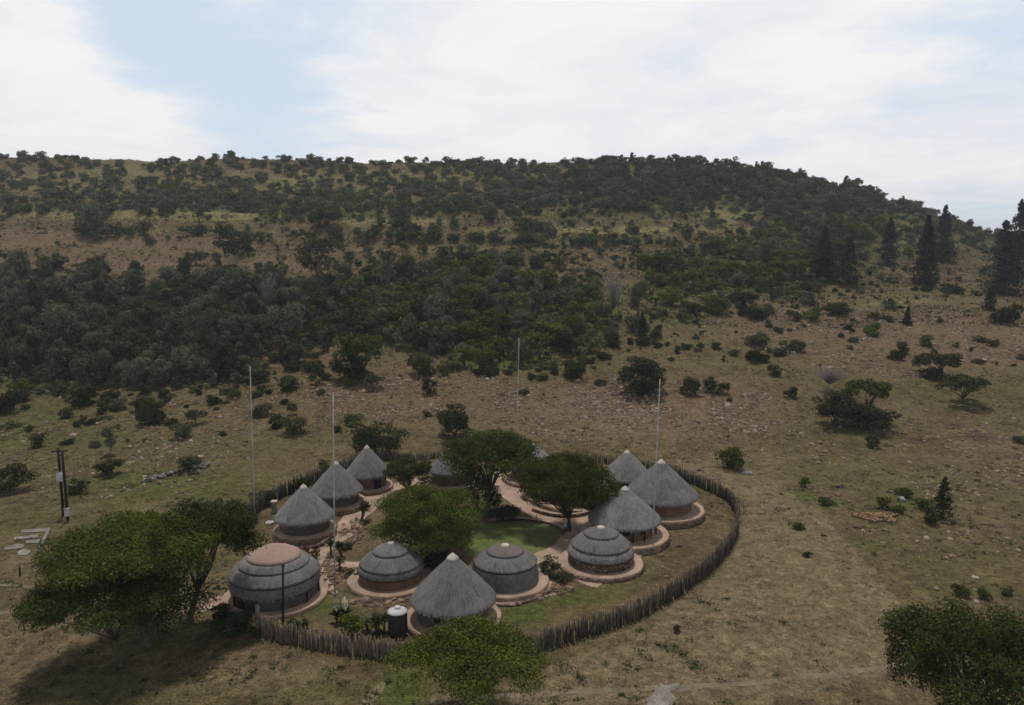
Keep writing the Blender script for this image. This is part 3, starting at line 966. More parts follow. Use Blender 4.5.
def rock(label, px, py, wpx, hpx, mat, seed, name='boulder', group=None, flat=0.6):
    b = at(px, py); s = F / zdepth(b); rng = np.random.default_rng(seed)
    mb = MB()
    w = wpx / s / 2
    for i in range(3):
        add_stone(mb, (rng.uniform(-.4, .4) * w, rng.uniform(-.3, .3) * w, w * flat * .35), (w * rng.uniform(.6, .9), w * rng.uniform(.5, .8), w * flat * rng.uniform(.6, 1)), rng)
    return tag(mb.build(name, M[mat], None, b), label, 'rock', group)


rock('white boulder heap at the edge of the left acacia behind the mottled hut', 271, 524, 11, 6, 'cement', 1)
rock('pinkish pale boulder beside the path below the tall central acacia', 523, 497, 9, 7, 'plaster', 2)
rock('tan boulder at the left end of the lawn', 472, 533, 8, 6, 'plaster', 3)
rock('pale rock with a dark side out on the left slope below the thicket', 219, 418, 6, 6, 'conc', 4)
rock('white rock at the foot of the big green tree on the middle slope', 434, 362, 5, 8, 'conc', 5, flat=1.3)
rock('pale grey boulder at the end of the dark stone wall', 197, 472, 8, 5, 'conc', 6)
rock('reddish slab of rock at the foot of the small cypress', 945, 522, 14, 4, 'stone_red', 7, flat=.35)
rock('grey rock between the shrubs above the orange rubble', 902, 501, 12, 9, 'stone_grey', 8)
rock('small white rock in the grass above the lower right tree', 975, 578, 6, 3, 'cement', 9)
rock('pale flat rock beside the lone round bush right of the fence', 748, 474, 9, 4, 'conc', 10)

# concrete patch at the bottom edge
pp = [(660, 683), (664, 686), (672, 684.5), (682, 682), (679, 686), (676, 690), (669, 691), (673, 695), (677, 699), (673, 703), (678, 716), (640, 716), (648, 705), (645, 699), (653, 695), (655, 690), (661, 688)]
o = sheet('concrete_slab', pp, 0.03, M['slab'], 1, 0.05)
tag(o, 'cracked pale concrete patch on the grass at the bottom edge', 'slab')

# ruined foundation
c0 = at(30, 545)
root = thing('ruin_foundation', 'pale concrete slabs of a ruined foundation near the left edge', 'foundation', c0)
for poly in ([(22, 530.5), (48, 528.5), (48, 532), (21, 533.5)], [(15, 538), (38, 535), (39, 538), (14, 540.5)], [(26, 541.5), (40, 540), (39, 543.5), (26, 544)], [(4, 548.5), (16, 544.5), (25, 545), (22, 549), (5, 550.5)], [(18, 552), (24, 549.5), (31, 552), (27, 555.5), (18, 556)]):
    P = [plane(x, y, 0) - c0 for x, y in poly]
    n = len(P)
    mb = MB()
    A = [(p[0], p[1], .09) for p in P]; B = [(p[0], p[1], -.02) for p in P]
    mb.add(A + B, [np.array([list(range(n))[::-1]]), np.array([[i, n + i, n + (i + 1) % n, (i + 1) % n] for i in range(n)])], 0, False)
    mb.build('slab', M['slab'], root)
mb = MB()
a = plane(49, 530, 0) - c0; b = plane(40, 549, 0) - c0
mb.tube([(a[0], a[1], .1), (b[0], b[1], .1)], .2, 4); mb.build('kerb', M['slab'], root)

# dry stone wall
pts = resample(smooth_line([at(x, y)[:2] for x, y in ((147, 482), (160, 478), (176, 473), (192, 471), (208, 466))]), 0.28)
c0 = pts[len(pts) // 2]; z0 = float(height(c0[0], c0[1]))
mb = MB(); rng = np.random.default_rng(5)
for p in pts:
    for k_ in range(4):
        q = p + rng.normal(0, .22, 2)
        add_stone(mb, (q[0] - c0[0], q[1] - c0[1], float(height(q[0], q[1])) - z0 + .12 + .2 * (k_ // 2)), (.3, .22, .17), rng)
o = mb.build('dry_stone_wall', M['stone_grey'], None, (c0[0], c0[1], z0)); tag(o, 'low tumbled wall of dark grey stones on the left slope', 'wall')

# rubble heap
c0 = at(878, 518); mb = MB()
for i in range(260):
    a_ = rng.uniform(0, 6.28); r_ = rng.uniform(0, 1) ** .6
    x, y = math.cos(a_) * r_ * 2.1 * (1 + .3 * math.sin(a_ * 3)), math.sin(a_) * r_ * 1.7 * (1 + .3 * math.cos(a_ * 2))
    add_stone(mb, (x, y, float(height(c0[0] + x, c0[1] + y)) - c0[2] + .1 + .35 * (1 - r_)), (.15, .12, .1), rng)
tag(mb.build('rubble_heap', M['stone_orange'], None, c0), 'heap of orange broken bricks and stones on the right slope', 'rubble')

# terrace walls inside the camp
def low_wall(label, pxs, h, mat='stone_red', name='terrace_wall', cap=True):
    P = resample(smooth_line([plane(x, y, 0)[:2] for x, y in pxs]), 0.26)
    c0 = P[len(P) // 2]; root = thing(name, label, 'wall', (c0[0], c0[1], 0))
    rng = np.random.default_rng(int(pxs[0][0]))
    mb = MB()
    for p in P:
        z = 0.1
        while z < h:
            q = p + rng.normal(0, .04, 2)
            add_stone(mb, (q[0] - c0[0], q[1] - c0[1], z), (.22, .19, .13), rng); z += .2
    mb.build('stonework', M[mat], root)
    if cap:
        mb = MB(); T = np.gradient(P, axis=0); T /= np.linalg.norm(T, axis=1)[:, None]
        Nn = np.stack([-T[:, 1], T[:, 0]], 1) * .2
        V = []
        for p, n_ in zip(P, Nn):
            for sx, z in ((1, h + .02), (1, h + .1), (-1, h + .1), (-1, h + .02)):
                V.append((p[0] - c0[0] + sx * n_[0], p[1] - c0[1] + sx * n_[1], z))
        q = []
        for i in range(len(P) - 1):
            for j in range(4): q.append([i * 4 + j, i * 4 + (j + 1) % 4, (i + 1) * 4 + (j + 1) % 4, (i + 1) * 4 + j])
        mb.add(V, np.array(q), 0, False); mb.build('coping', M['plaster'], root)


low_wall('red stone terrace wall stepping down in front of the mottled hut', [(276, 542), (288, 549), (302, 552), (318, 549), (328, 541)], .45, cap=False)
low_wall('low tan kerb wall curving along the back edge of the lawn', [(490, 522), (505, 519), (520, 519), (538, 521), (556, 525), (566, 531)], .12)
low_wall('tan coped terrace wall in front of the shaded beehive hut', [(533, 511), (548, 516), (566, 518), (585, 516), (600, 509)], .3)
low_wall('small stone garden wall on the right side of the winding path', [(356, 519), (352, 528), (357, 536), (352, 545), (343, 550)], .22, cap=False)
low_wall('low red stone edging below the brown-topped beehive hut', [(496, 606), (516, 606), (534, 600), (550, 591), (557, 582)], .2, cap=False)


# ------------------------------------------------------------------ foliage
def sample_puffs(mb, puffs, n_total, size, rng, mi=0, up=0.35):
    pw = np.array([p[1][0] * p[1][1] + p[1][0] * p[1][2] for p in puffs]); pw = pw / pw.sum()
    cnt = rng.multinomial(n_total, pw)
    for (c, r), m in zip(puffs, cnt):
        if m == 0: continue
        d = rng.normal(size=(m, 3)); d /= np.linalg.norm(d, axis=1)[:, None]
        d[:, 2] = np.where((d[:, 2] < 0) & (rng.uniform(size=m) < 0.45), -d[:, 2], d[:, 2])
        rad = rng.uniform(0.3, 1.0, m) ** 0.55 + np.abs(rng.normal(0, .13, m))
        C = np.array(c) + d * rad[:, None] * np.array(r)
        D = d.copy(); D[:, 2] += up; 
        mb.leaves(C, D, size, rng, mi)


def umbrella_puffs(R, t, rng, n, z):
    """flat-topped acacia crown: overlapping plates of foliage on a shallow dome"""
    ps = []
    for i in range(n):
        a = rng.uniform(0, 6.283); rr = R * 0.80 * math.sqrt(rng.uniform(0.0, 1.0))
        e = 0.66 + 0.52 * vnoise(math.cos(a) * 2.4 + 7, math.sin(a) * 2.4 + 7, int(R * 100) % 97)
        rr *= float(e)
        pr = R * rng.uniform(0.10, 0.25)
        zz = z + t * (0.8 * (1 - (rr / R) ** 2) - 0.35) + rng.uniform(-.6, .3) * t
        ps.append(((math.cos(a) * rr, math.sin(a) * rr, zz), (pr, pr, max(0.3 * pr, t * rng.uniform(.22, .4)))))
    return ps


def round_puffs(R, t, rng, n, z, skew=0.0):
    ps = []
    for i in range(n):
        d = rng.normal(size=3); d /= np.linalg.norm(d)
        rad = rng.uniform(.15, 1) ** .45 * .82
        pr = R * rng.uniform(.15, .33) * (54 / n) ** .36
        ps.append(((d[0] * R * rad, d[1] * R * rad, z + d[2] * t * rad), (pr, pr, pr * .8 * min(1.3, max(.6, t / R)))))
    return ps


def limbs(mb, base_r, z_fork, puffs, rng, n, spread=0.5, mi=0, lean=(0, 0), trunks=1):
    """tapered trunk(s) that fork into limbs running up to the leaf plates"""
    idx = rng.choice(len(puffs), min(n, len(puffs)), replace=False)
    starts = []
    for k_ in range(trunks):
        a = rng.uniform(0, 6.28)
        foot = np.array([math.cos(a), math.sin(a), 0]) * base_r * (1.2 if trunks > 1 else 0)
        top = np.array([lean[0], lean[1], z_fork]) + np.array([math.cos(a), math.sin(a), 0]) * (z_fork * 0.25 if trunks > 1 else 0)
        mid = (foot + top) / 2 + np.r_[rng.normal(0, z_fork * .05, 2), 0]
        mb.tube([foot + [0, 0, -.15], foot * 1.0 + [0, 0, z_fork * .08], mid, top], [base_r * 1.35, base_r * 1.05, base_r * .85, base_r * .68], 8, mi)
        starts.append((top, base_r * .68))
    for q, i in enumerate(idx):
        c = np.array(puffs[i][0]); st, r0 = starts[q % len(starts)]
        v = c - st
        m1 = st + v * .35 + np.array([0, 0, .10 * np.linalg.norm(v)]) * (1 if v[2] > 0 else .3) + rng.normal(0, .06 * np.linalg.norm(v), 3)
        m2 = st + v * .7 + rng.normal(0, .06 * np.linalg.norm(v), 3)
        mb.tube([st, m1, m2, c], [r0 * .75, r0 * .5, r0 * .3, r0 * .12], 6, mi)
        for e in range(2):
            w = m2 + (c - m2) * rng.uniform(0, .8)
            tip = c + rng.normal(0, 1, 3) * np.array(puffs[i][1])
            mb.tube([w, (w + tip) / 2 + rng.normal(0, .05, 3), tip], [r0 * .22, r0 * .15, r0 * .07], 4, mi)


def fit(bx, by, x0, x1, y0, y1, tmin=0.2):
    b = at(bx, by) if by < 704 else plane(bx, by, 0.0)
    s = F / zdepth(b)
    sd = dep_sin(b); sd = max(sd, 0.0); cd = math.sqrt(1 - sd * sd)
    R = (x1 - x0) / 2 / s
    hy = (y1 - y0) / 2 / s
    t2 = hy * hy - (R * sd) ** 2
    t = max(math.sqrt(max(t2, 0)) / cd, tmin * R)
    z = (by - (y0 + y1) / 2) / (s * cd)
    dx = ((x0 + x1) / 2 - bx) / s
    # things higher up are a bit nearer the lens
    return b, s, R, t, max(z, t * 0.6), dx


def tree(name, label, cat, kind, bx, by, x0, x1, y0, y1, leaf, size, dens, seed, bark='bark', base_r=None, group=None, nl=8, fork=0.45, trunks=1, npuff=None, tmin=0.2):
    rng = np.random.default_rng(seed)
    b, s, R, t, z, dx = fit(bx, by, x0, x1, y0, y1, tmin)
    root = thing(name, label, cat, b, group)
    if kind == 'umbrella': ps = umbrella_puffs(R, t, rng, npuff or 46, z)
    else: ps = round_puffs(R, t, rng, npuff or 54, z)
    ps = [((c[0] + dx, c[1], max(c[2], r[2] * .6)), r) for c, r in ps]
    mb = MB()
    n = int(dens * 4.6 * (R * R * 2.2 + R * t * 3) / (size * size))
    sample_puffs(mb, ps, n, size, rng)
    mb.build('crown', M[leaf], root)
    tb = MB(); br = base_r or R * 0.055
    limbs(tb, br, max(.3, (z - t) * fork + .2), ps, rng, nl, lean=(dx * .35, 0), trunks=trunks)
    tb.build('trunk', M[bark], root)
    return root


AC = 'acacia trees in and around the camp'
tree('acacia_tree', 'large spreading bright green acacia on the left, its broad flat crown over the fence line', 'tree', 'umbrella', 150, 644, 46, 240, 505, 600, 'leaf_bright', .15, 2.2, 1, base_r=.24, nl=12, fork=.5, trunks=2, npuff=120, group=AC)
tree('acacia_tree', 'darker acacia behind the big left one, reaching towards the back left huts', 'tree', 'umbrella', 190, 622, 162, 272, 497, 570, 'leaf_mid', .15, 2.1, 2, base_r=.24, nl=8, npuff=70, group=AC)
tree('acacia_tree', 'slim low acacia with drooping outer branches at the lower left', 'tree', 'umbrella', 121, 666, 24, 190, 560, 642, 'leaf_mid', .15, 1.3, 3, base_r=.14, nl=9, npuff=60, group=AC)
tree('understorey_tree', 'shaded dark leafy tree between the trunks of the left acacias', 'tree', 'round', 160, 640, 92, 222, 572, 632, 'leaf_dark', .17, .8, 28, base_r=.12, nl=8, npuff=40)
tree('acacia_tree', 'yellowish green acacia at the bottom centre, in front of the conical hut', 'tree', 'umbrella', 462, 718, 392, 553, 613, 706, 'leaf_lime', .14, 1.9, 4, base_r=.2, nl=12, fork=.55, npuff=90, group=AC)
tree('acacia_tree', 'dense dark green tree cut off by the lower right corner', 'tree', 'umbrella', 965, 740, 876, 1072, 598, 730, 'leaf_mid', .15, 1.9, 5, base_r=.32, nl=12, npuff=110, group=AC)
tree('acacia_tree', 'round leafy light green tree in the middle of the camp', 'tree', 'round', 437, 562, 368, 494, 480, 560, 'leaf_bright', .15, 1.9, 6, base_r=.26, nl=10, npuff=90, group=AC)
tree('acacia_tree', 'tall flat-topped dark acacia at the back centre of the camp with visible limbs', 'tree', 'umbrella', 489, 516, 438, 544, 427, 486, 'leaf_mid', .17, 2.0, 7, base_r=.22, nl=14, fork=.6, npuff=80, group=AC)
tree('understorey_tree', 'dark twiggy tree below the tall central acacia crown', 'tree', 'round', 478, 512, 452, 500, 458, 505, 'leaf_dark', .17, .8, 27, base_r=.18, nl=10, npuff=26)
tree('acacia_tree', 'bright green umbrella acacia shading the beehive hut right of the lawn', 'tree', 'umbrella', 569, 531, 512, 624, 449, 516, 'leaf_bright', .15, 2.1, 8, base_r=.22, nl=12, npuff=110, group=AC)
tree('acacia_tree', 'low flat dark acacia between the back left huts and the central tree', 'tree', 'umbrella', 410, 500, 374, 442, 455, 487, 'leaf_dark', .17, 1.3, 9, base_r=.2, nl=10, npuff=36, group=AC)
tree('dense_bush', 'wide dark bushy tree just behind the back left fence', 'bush', 'round', 378, 456, 350, 406, 419, 457, 'leaf_deep', .28, 1.5, 10, npuff=30)
tree('dense_bush', 'dark round bushy tree up the slope behind the central acacia', 'bush', 'round', 455, 438, 433, 474, 402, 440, 'leaf_deep', .28, 1.5, 11, npuff=26)
tree('dense_bush', 'big solitary ball of dark foliage on the stony slope above the right masts', 'bush', 'round', 641, 394, 617, 667, 356, 397, 'leaf_deep', .26, 2.4, 12, npuff=60)
tree('dense_bush', 'lone round green bush outside the curved fence on the right', 'bush', 'round', 730, 469, 714, 745, 445, 470, 'leaf_mid', .27, 1.5, 13, npuff=20)
tree('acacia_tree', 'green umbrella acacia behind a dark bush on the right slope', 'tree', 'umbrella', 868, 420, 842, 894, 377, 402, 'leaf_mid', .32, 1.5, 14, base_r=.2, nl=8, npuff=28)
tree('dense_bush', 'dark rounded bush mass at the left foot of the right slope acacia', 'bush', 'round', 833, 425, 808, 858, 389, 427, 'leaf_deep', .32, 1.3, 15, npuff=26)
tree('dense_bush', 'low black-green bush in front of the right slope acacia', 'bush', 'round', 866, 430, 842, 892, 402, 432, 'leaf_deep', .32, 1.4, 16, npuff=24)
tree('acacia_tree', 'flat-topped acacia leaning left, the farther of the pair on the right slope', 'tree', 'umbrella', 941, 378, 911, 968, 349, 372, 'leaf_dark', .36, 1.3, 17, base_r=.25, nl=8, npuff=26)
tree('dense_bush', 'dark bush tucked under the farther of the right slope acacia pair', 'bush', 'round', 931, 379, 921, 944, 367, 381, 'leaf_deep', .34, 1.3, 18, npuff=12)
tree('acacia_tree', 'flat-topped acacia over a pool of shade, nearer of the pair on the right slope', 'tree', 'umbrella', 963, 404, 935, 992, 373, 394, 'leaf_dark', .34, 1.4, 19, base_r=.24, nl=8, npuff=28)
tree('acacia_tree', 'large green umbrella tree at the lower edge of the central thicket', 'tree', 'umbrella', 363, 378, 328, 398, 331, 366, 'leaf_mid', .4, 1.5, 20, base_r=.25, nl=8, npuff=32)
tree('dense_bush', 'black-green bush at the foot of the large umbrella tree on the middle slope', 'bush', 'round', 350, 379, 329, 370, 350, 380, 'leaf_deep', .38, 1.4, 36, npuff=20)
tree('tall_tree', 'tall thin-crowned tree with pale trunk above the left thicket', 'tree', 'umbrella', 236, 275, 212, 262, 232, 262, 'leaf_dark', .6, .9, 21, 'bark_pale', base_r=.3, nl=8, npuff=24)
tree('tall_tree', 'tall dark tree with a forked pale trunk standing out of the middle thicket', 'tree', 'round', 315, 285, 292, 342, 232, 274, 'leaf_dark', .6, .9, 22, 'bark_pale', base_r=.35, nl=10, npuff=26)
tree('tall_tree', 'wide dark umbrella tree on the terrace edge below the hill', 'tree', 'umbrella', 322, 228, 297, 346, 206, 226, 'leaf_dark', .7, 1.3, 23, npuff=24)
tree('dense_bush', 'bright yellowish green tree at the top of the bare slope right of centre', 'tree', 'round', 672, 306, 657, 686, 284, 304, 'leaf_lime', .45, 1.4, 24, npuff=16)
tree('dense_bush', 'broad green bush beside the yellowish tree above the bare slope', 'bush', 'round', 715, 314, 697, 732, 295, 315, 'leaf_mid', .45, 1.4, 25, npuff=16)
tree('round_tree', 'small round-headed tree on a thin stem on the left slope', 'tree', 'round', 106, 417, 97, 115, 396, 410, 'leaf_dark', .3, 1.2, 26, npuff=12)


def conifer(label, bx, by, w, ytop, seed, group, leaf='leaf_conifer', size=0.55, name='cypress_tree', ragged=0.25, dens=6.5):
    rng = np.random.default_rng(seed)
    b = at(bx, by); w = w * 1.2; s = F / zdepth(b)
    sd = max(dep_sin(b), 0); H = (by - ytop) / s / math.sqrt(1 - sd * sd); R = w / s / 2
    root = thing(name, label, 'tree', b, group)
    nb = 150; mb = MB()
    per = max(8, int(dens * 2.6 * R * H / (size * size) / nb))
    for q in range(nb):
        t = rng.uniform(.02, .97); a = rng.uniform(0, 6.283)
        ln = R * ((1 - t) ** .95 * (.6 + .4 * min(1, t * 7)) + .02) * rng.uniform(.65, 1.0 + ragged)
        u = rng.uniform(.05, 1, per) ** .7
        drop = -.22 * ln * u + rng.normal(0, .05 * R + .03 * H * (1 - t), per) * .6
        w = (.11 * R * (1.1 - t) + .16 * ln * (1 - u)) * 1.2
        C = np.stack([math.cos(a) * ln * u + rng.normal(0, 1, per) * w, math.sin(a) * ln * u + rng.normal(0, 1, per) * w, t * H * .97 + .3 + drop], 1)
        mb.leaves(C, np.tile([math.cos(a) * .5, math.sin(a) * .5, .6], (per, 1)), size, rng)
    mb.build('crown', M[leaf], root)
    tb = MB(); tb.tube([(0, 0, -.2), (0, 0, H * .45), (0, 0, H * .96)], [.03 * H, .02 * H, .004 * H], 7); tb.build('trunk', M['bark'], root)


CG = 'dark conifers on the right of the hill foot'
conifer('pointed dark conifer, leftmost of the tall ones below the right end of the hill', 823, 281, 27, 226, 1, CG)
conifer('shorter dark conifer touching the right side of the leftmost one', 848, 285, 24, 236, 2, CG)
conifer('narrow dark conifer standing alone between the two pairs', 888, 267, 22, 216, 3, CG)
conifer('largest black-green conifer with a full base, right of the lone narrow one', 924, 286, 27, 214, 4, CG)
conifer('tall thin conifer close behind the largest one', 942, 262, 24, 204, 5, CG, ragged=.5)
conifer('tall ragged pine against the sky at the right edge', 1016, 276, 26, 197, 6, CG, ragged=.6)
conifer('lower bushy conifer left of the ragged pine at the right edge', 1002, 278, 32, 219, 7, CG, ragged=.5)
conifer('broad low conifer in front of the right edge pines', 1004, 296, 34, 240, 8, CG, ragged=.45)
conifer('small dark cypress beside the umbrella bushes at the centre of the slope', 642, 341, 14, 312, 9, None, 'leaf_deep', .4)
conifer('little dark cypress at the top of the bare slope', 743, 316, 10, 294, 10, None, 'leaf_deep', .4)
conifer('small dark cone-shaped tree on the far right slope', 989, 310, 14, 288, 11, None, 'leaf_deep', .4)
conifer('small grey green cypress on the right slope beside red rocks', 942, 520, 20, 478, 12, None, 'leaf_dark', .22, ragged=.5)
conifer('tiny dark cypress alone on the stony right slope', 907, 325, 8, 307, 13, None, 'leaf_deep', .4)


def bare_tree(label, bx, by, x0, x1, y0, y1, mat, seed, n=60, flat=False):
    rng = np.random.default_rng(seed)
    b, s, R, t, z, dx = fit(bx, by, x0, x1, y0, y1)
    root = thing('bare_tree', label, 'tree', b)
    mb = MB(); zf = max(.4, (z - t) * .8)
    r0 = R * .06
    mb.tube([(0, 0, -.1), (dx * .1, 0, zf * .5), (dx * .3, 0, zf)], [r0 * 1.3, r0, r0 * .8], 7)
    mb.build('trunk', M['bark_pale'], root)
    mb = MB()
    for i in range(n):
        d = rng.normal(size=3); d /= np.linalg.norm(d); d[2] = abs(d[2]) if not flat else d[2]
        tip = np.array([dx, 0, z]) + d * np.array([R, R, t]) * rng.uniform(.45, 1)
        st = np.array([dx * .3, 0, zf * rng.uniform(.65, 1.0)]); v = tip - st
        m = st + v * .5 + np.array([0, 0, .15 * np.linalg.norm(v)]) + rng.normal(0, .1 * R, 3)
        mb.tube([st, m, tip], [r0 * .34, r0 * .18, r0 * .05], 4)
        for e in range(4):
            w = m + (tip - m) * rng.uniform(0, 1); q = w + rng.normal(0, .22, 3) * np.array([R, R, t])
            mb.tube([w, q], [r0 * .1, r0 * .03], 3)
    mb.build('branches', M[mat], root)


bare_tree('bare pale grey tree among the thicket on the left', 268, 318, 256, 282, 268, 302, 'twig_grey', 1, 26)
bare_tree('bare grey tree with pale limbs right of the central thicket', 612, 318, 596, 636, 260, 306, 'twig_grey', 2, 40)
bare_tree('leafless greyish lilac flat-topped tree behind the dark bushes of the right slope', 828, 392, 808, 852, 365, 380, 'twig_grey', 3, 70, True)
bare_tree('small leafless tree at the upper edge of the left thicket', 62, 312, 54, 76, 268, 296, 'twig_grey', 4, 22)


# --- garden plants
def rosette(mb, c, n, ln, rng, mi=0, droop=.3, w=.08):
    for i in range(n):
        a = rng.uniform(0, 6.283); el = rng.uniform(.15, 1.3)
        d = np.array([math.cos(a) * math.cos(el), math.sin(a) * math.cos(el), math.sin(el)])
        sd = np.array([-math.sin(a), math.cos(a), 0]) * w
        p0 = np.array(c); p1 = p0 + d * ln * .55; p2 = p0 + d * ln + np.array([0, 0, -droop * ln * math.cos(el)])
        mb.add([p0 - sd * .6, p0 + sd * .6, p1 + sd, p1 - sd, p2], [np.array([[0, 1, 2, 3]]), np.array([[3, 2, 4]])], mi, False)


def aloe(name, label, px, py, hpx, leaf, seed, group=None, spike=False, heads=1, cat='plant'):
    rng = np.random.default_rng(seed); b = at(px, py); s = F / zdepth(b); H = hpx / s * 1.05
    root = thing(name, label, cat, b, group)
    mb = MB(); lb = MB()
    for h in range(heads):
        off = rng.normal(0, .25, 2) * (heads > 1)
        zt = H * (.55 if not spike else .3) * rng.uniform(.8, 1.1)
        mb.tube([(0, 0, -.05), (off[0] * .6, off[1] * .6, zt * .5), (off[0], off[1], zt)], [.1, .08, .09], 7)
        rosette(lb, (off[0], off[1], zt), 46, H * (.5 if not spike else .42), rng)
    mb.build('stem', M['bark'], root); lb.build('leaves', M[leaf], root)
    if spike:
        fb = MB(); fb.tube([(0, 0, H * .3), (0.02, 0, H * .6)], [.05, .04], 6)
        n = 120; t = rng.uniform(0, 1, n); a = rng.uniform(0, 6.28, n); r = .22 * np.sin(np.clip(t, .05, 1) * 2.7 + .3)
        C = np.stack([np.cos(a) * r, np.sin(a) * r, H * (.5 + .5 * t)], 1)
        fb.leaves(C, np.stack([np.cos(a), np.sin(a), a * 0], 1), .14, rng); fb.build('flower_spike', M['petal'], root)


YG = 'two yuccas in bloom'
aloe('yucca_plant', 'left of the two dark yuccas with a cream flower spike by the front fence', 337, 623, 25, 'leaf_deep', 1, YG, True)
aloe('yucca_plant', 'right of the two dark yuccas with a cream flower spike by the front fence', 345.5, 622, 25, 'leaf_deep', 2, YG, True)
AG = 'stemmed aloes in the rockery'
aloe('aloe_plant', 'dark stemmed aloe beside the mast, left in the rockery', 331, 556, 17, 'leaf_dark', 3, AG)
aloe('aloe_plant', 'dark stemmed aloe with a double head right of the rockery mast', 342, 557, 16, 'leaf_dark', 4, AG, heads=2)
aloe('aloe_plant', 'lower aloe in front of the pair in the rockery', 340, 570, 14, 'leaf_dark', 5, AG)
aloe('aloe_plant', 'tall branching aloe beside the winding path below the back huts', 361, 521, 20, 'leaf_dark', 6, AG, heads=3)
aloe('aloe_plant', 'grey green spiky plant next to the bright bush behind the front fence', 376, 634, 22, 'leaf_pale', 7, None, heads=3)
aloe('aloe_plant', 'tall strappy green plant close to the water tank', 384, 633, 20, 'leaf_mid', 8, None, heads=2)
aloe('aloe_plant', 'pale spiky plant at the left rim of the water tank gravel', 368, 630, 14, 'leaf_pale', 9, None, heads=2)

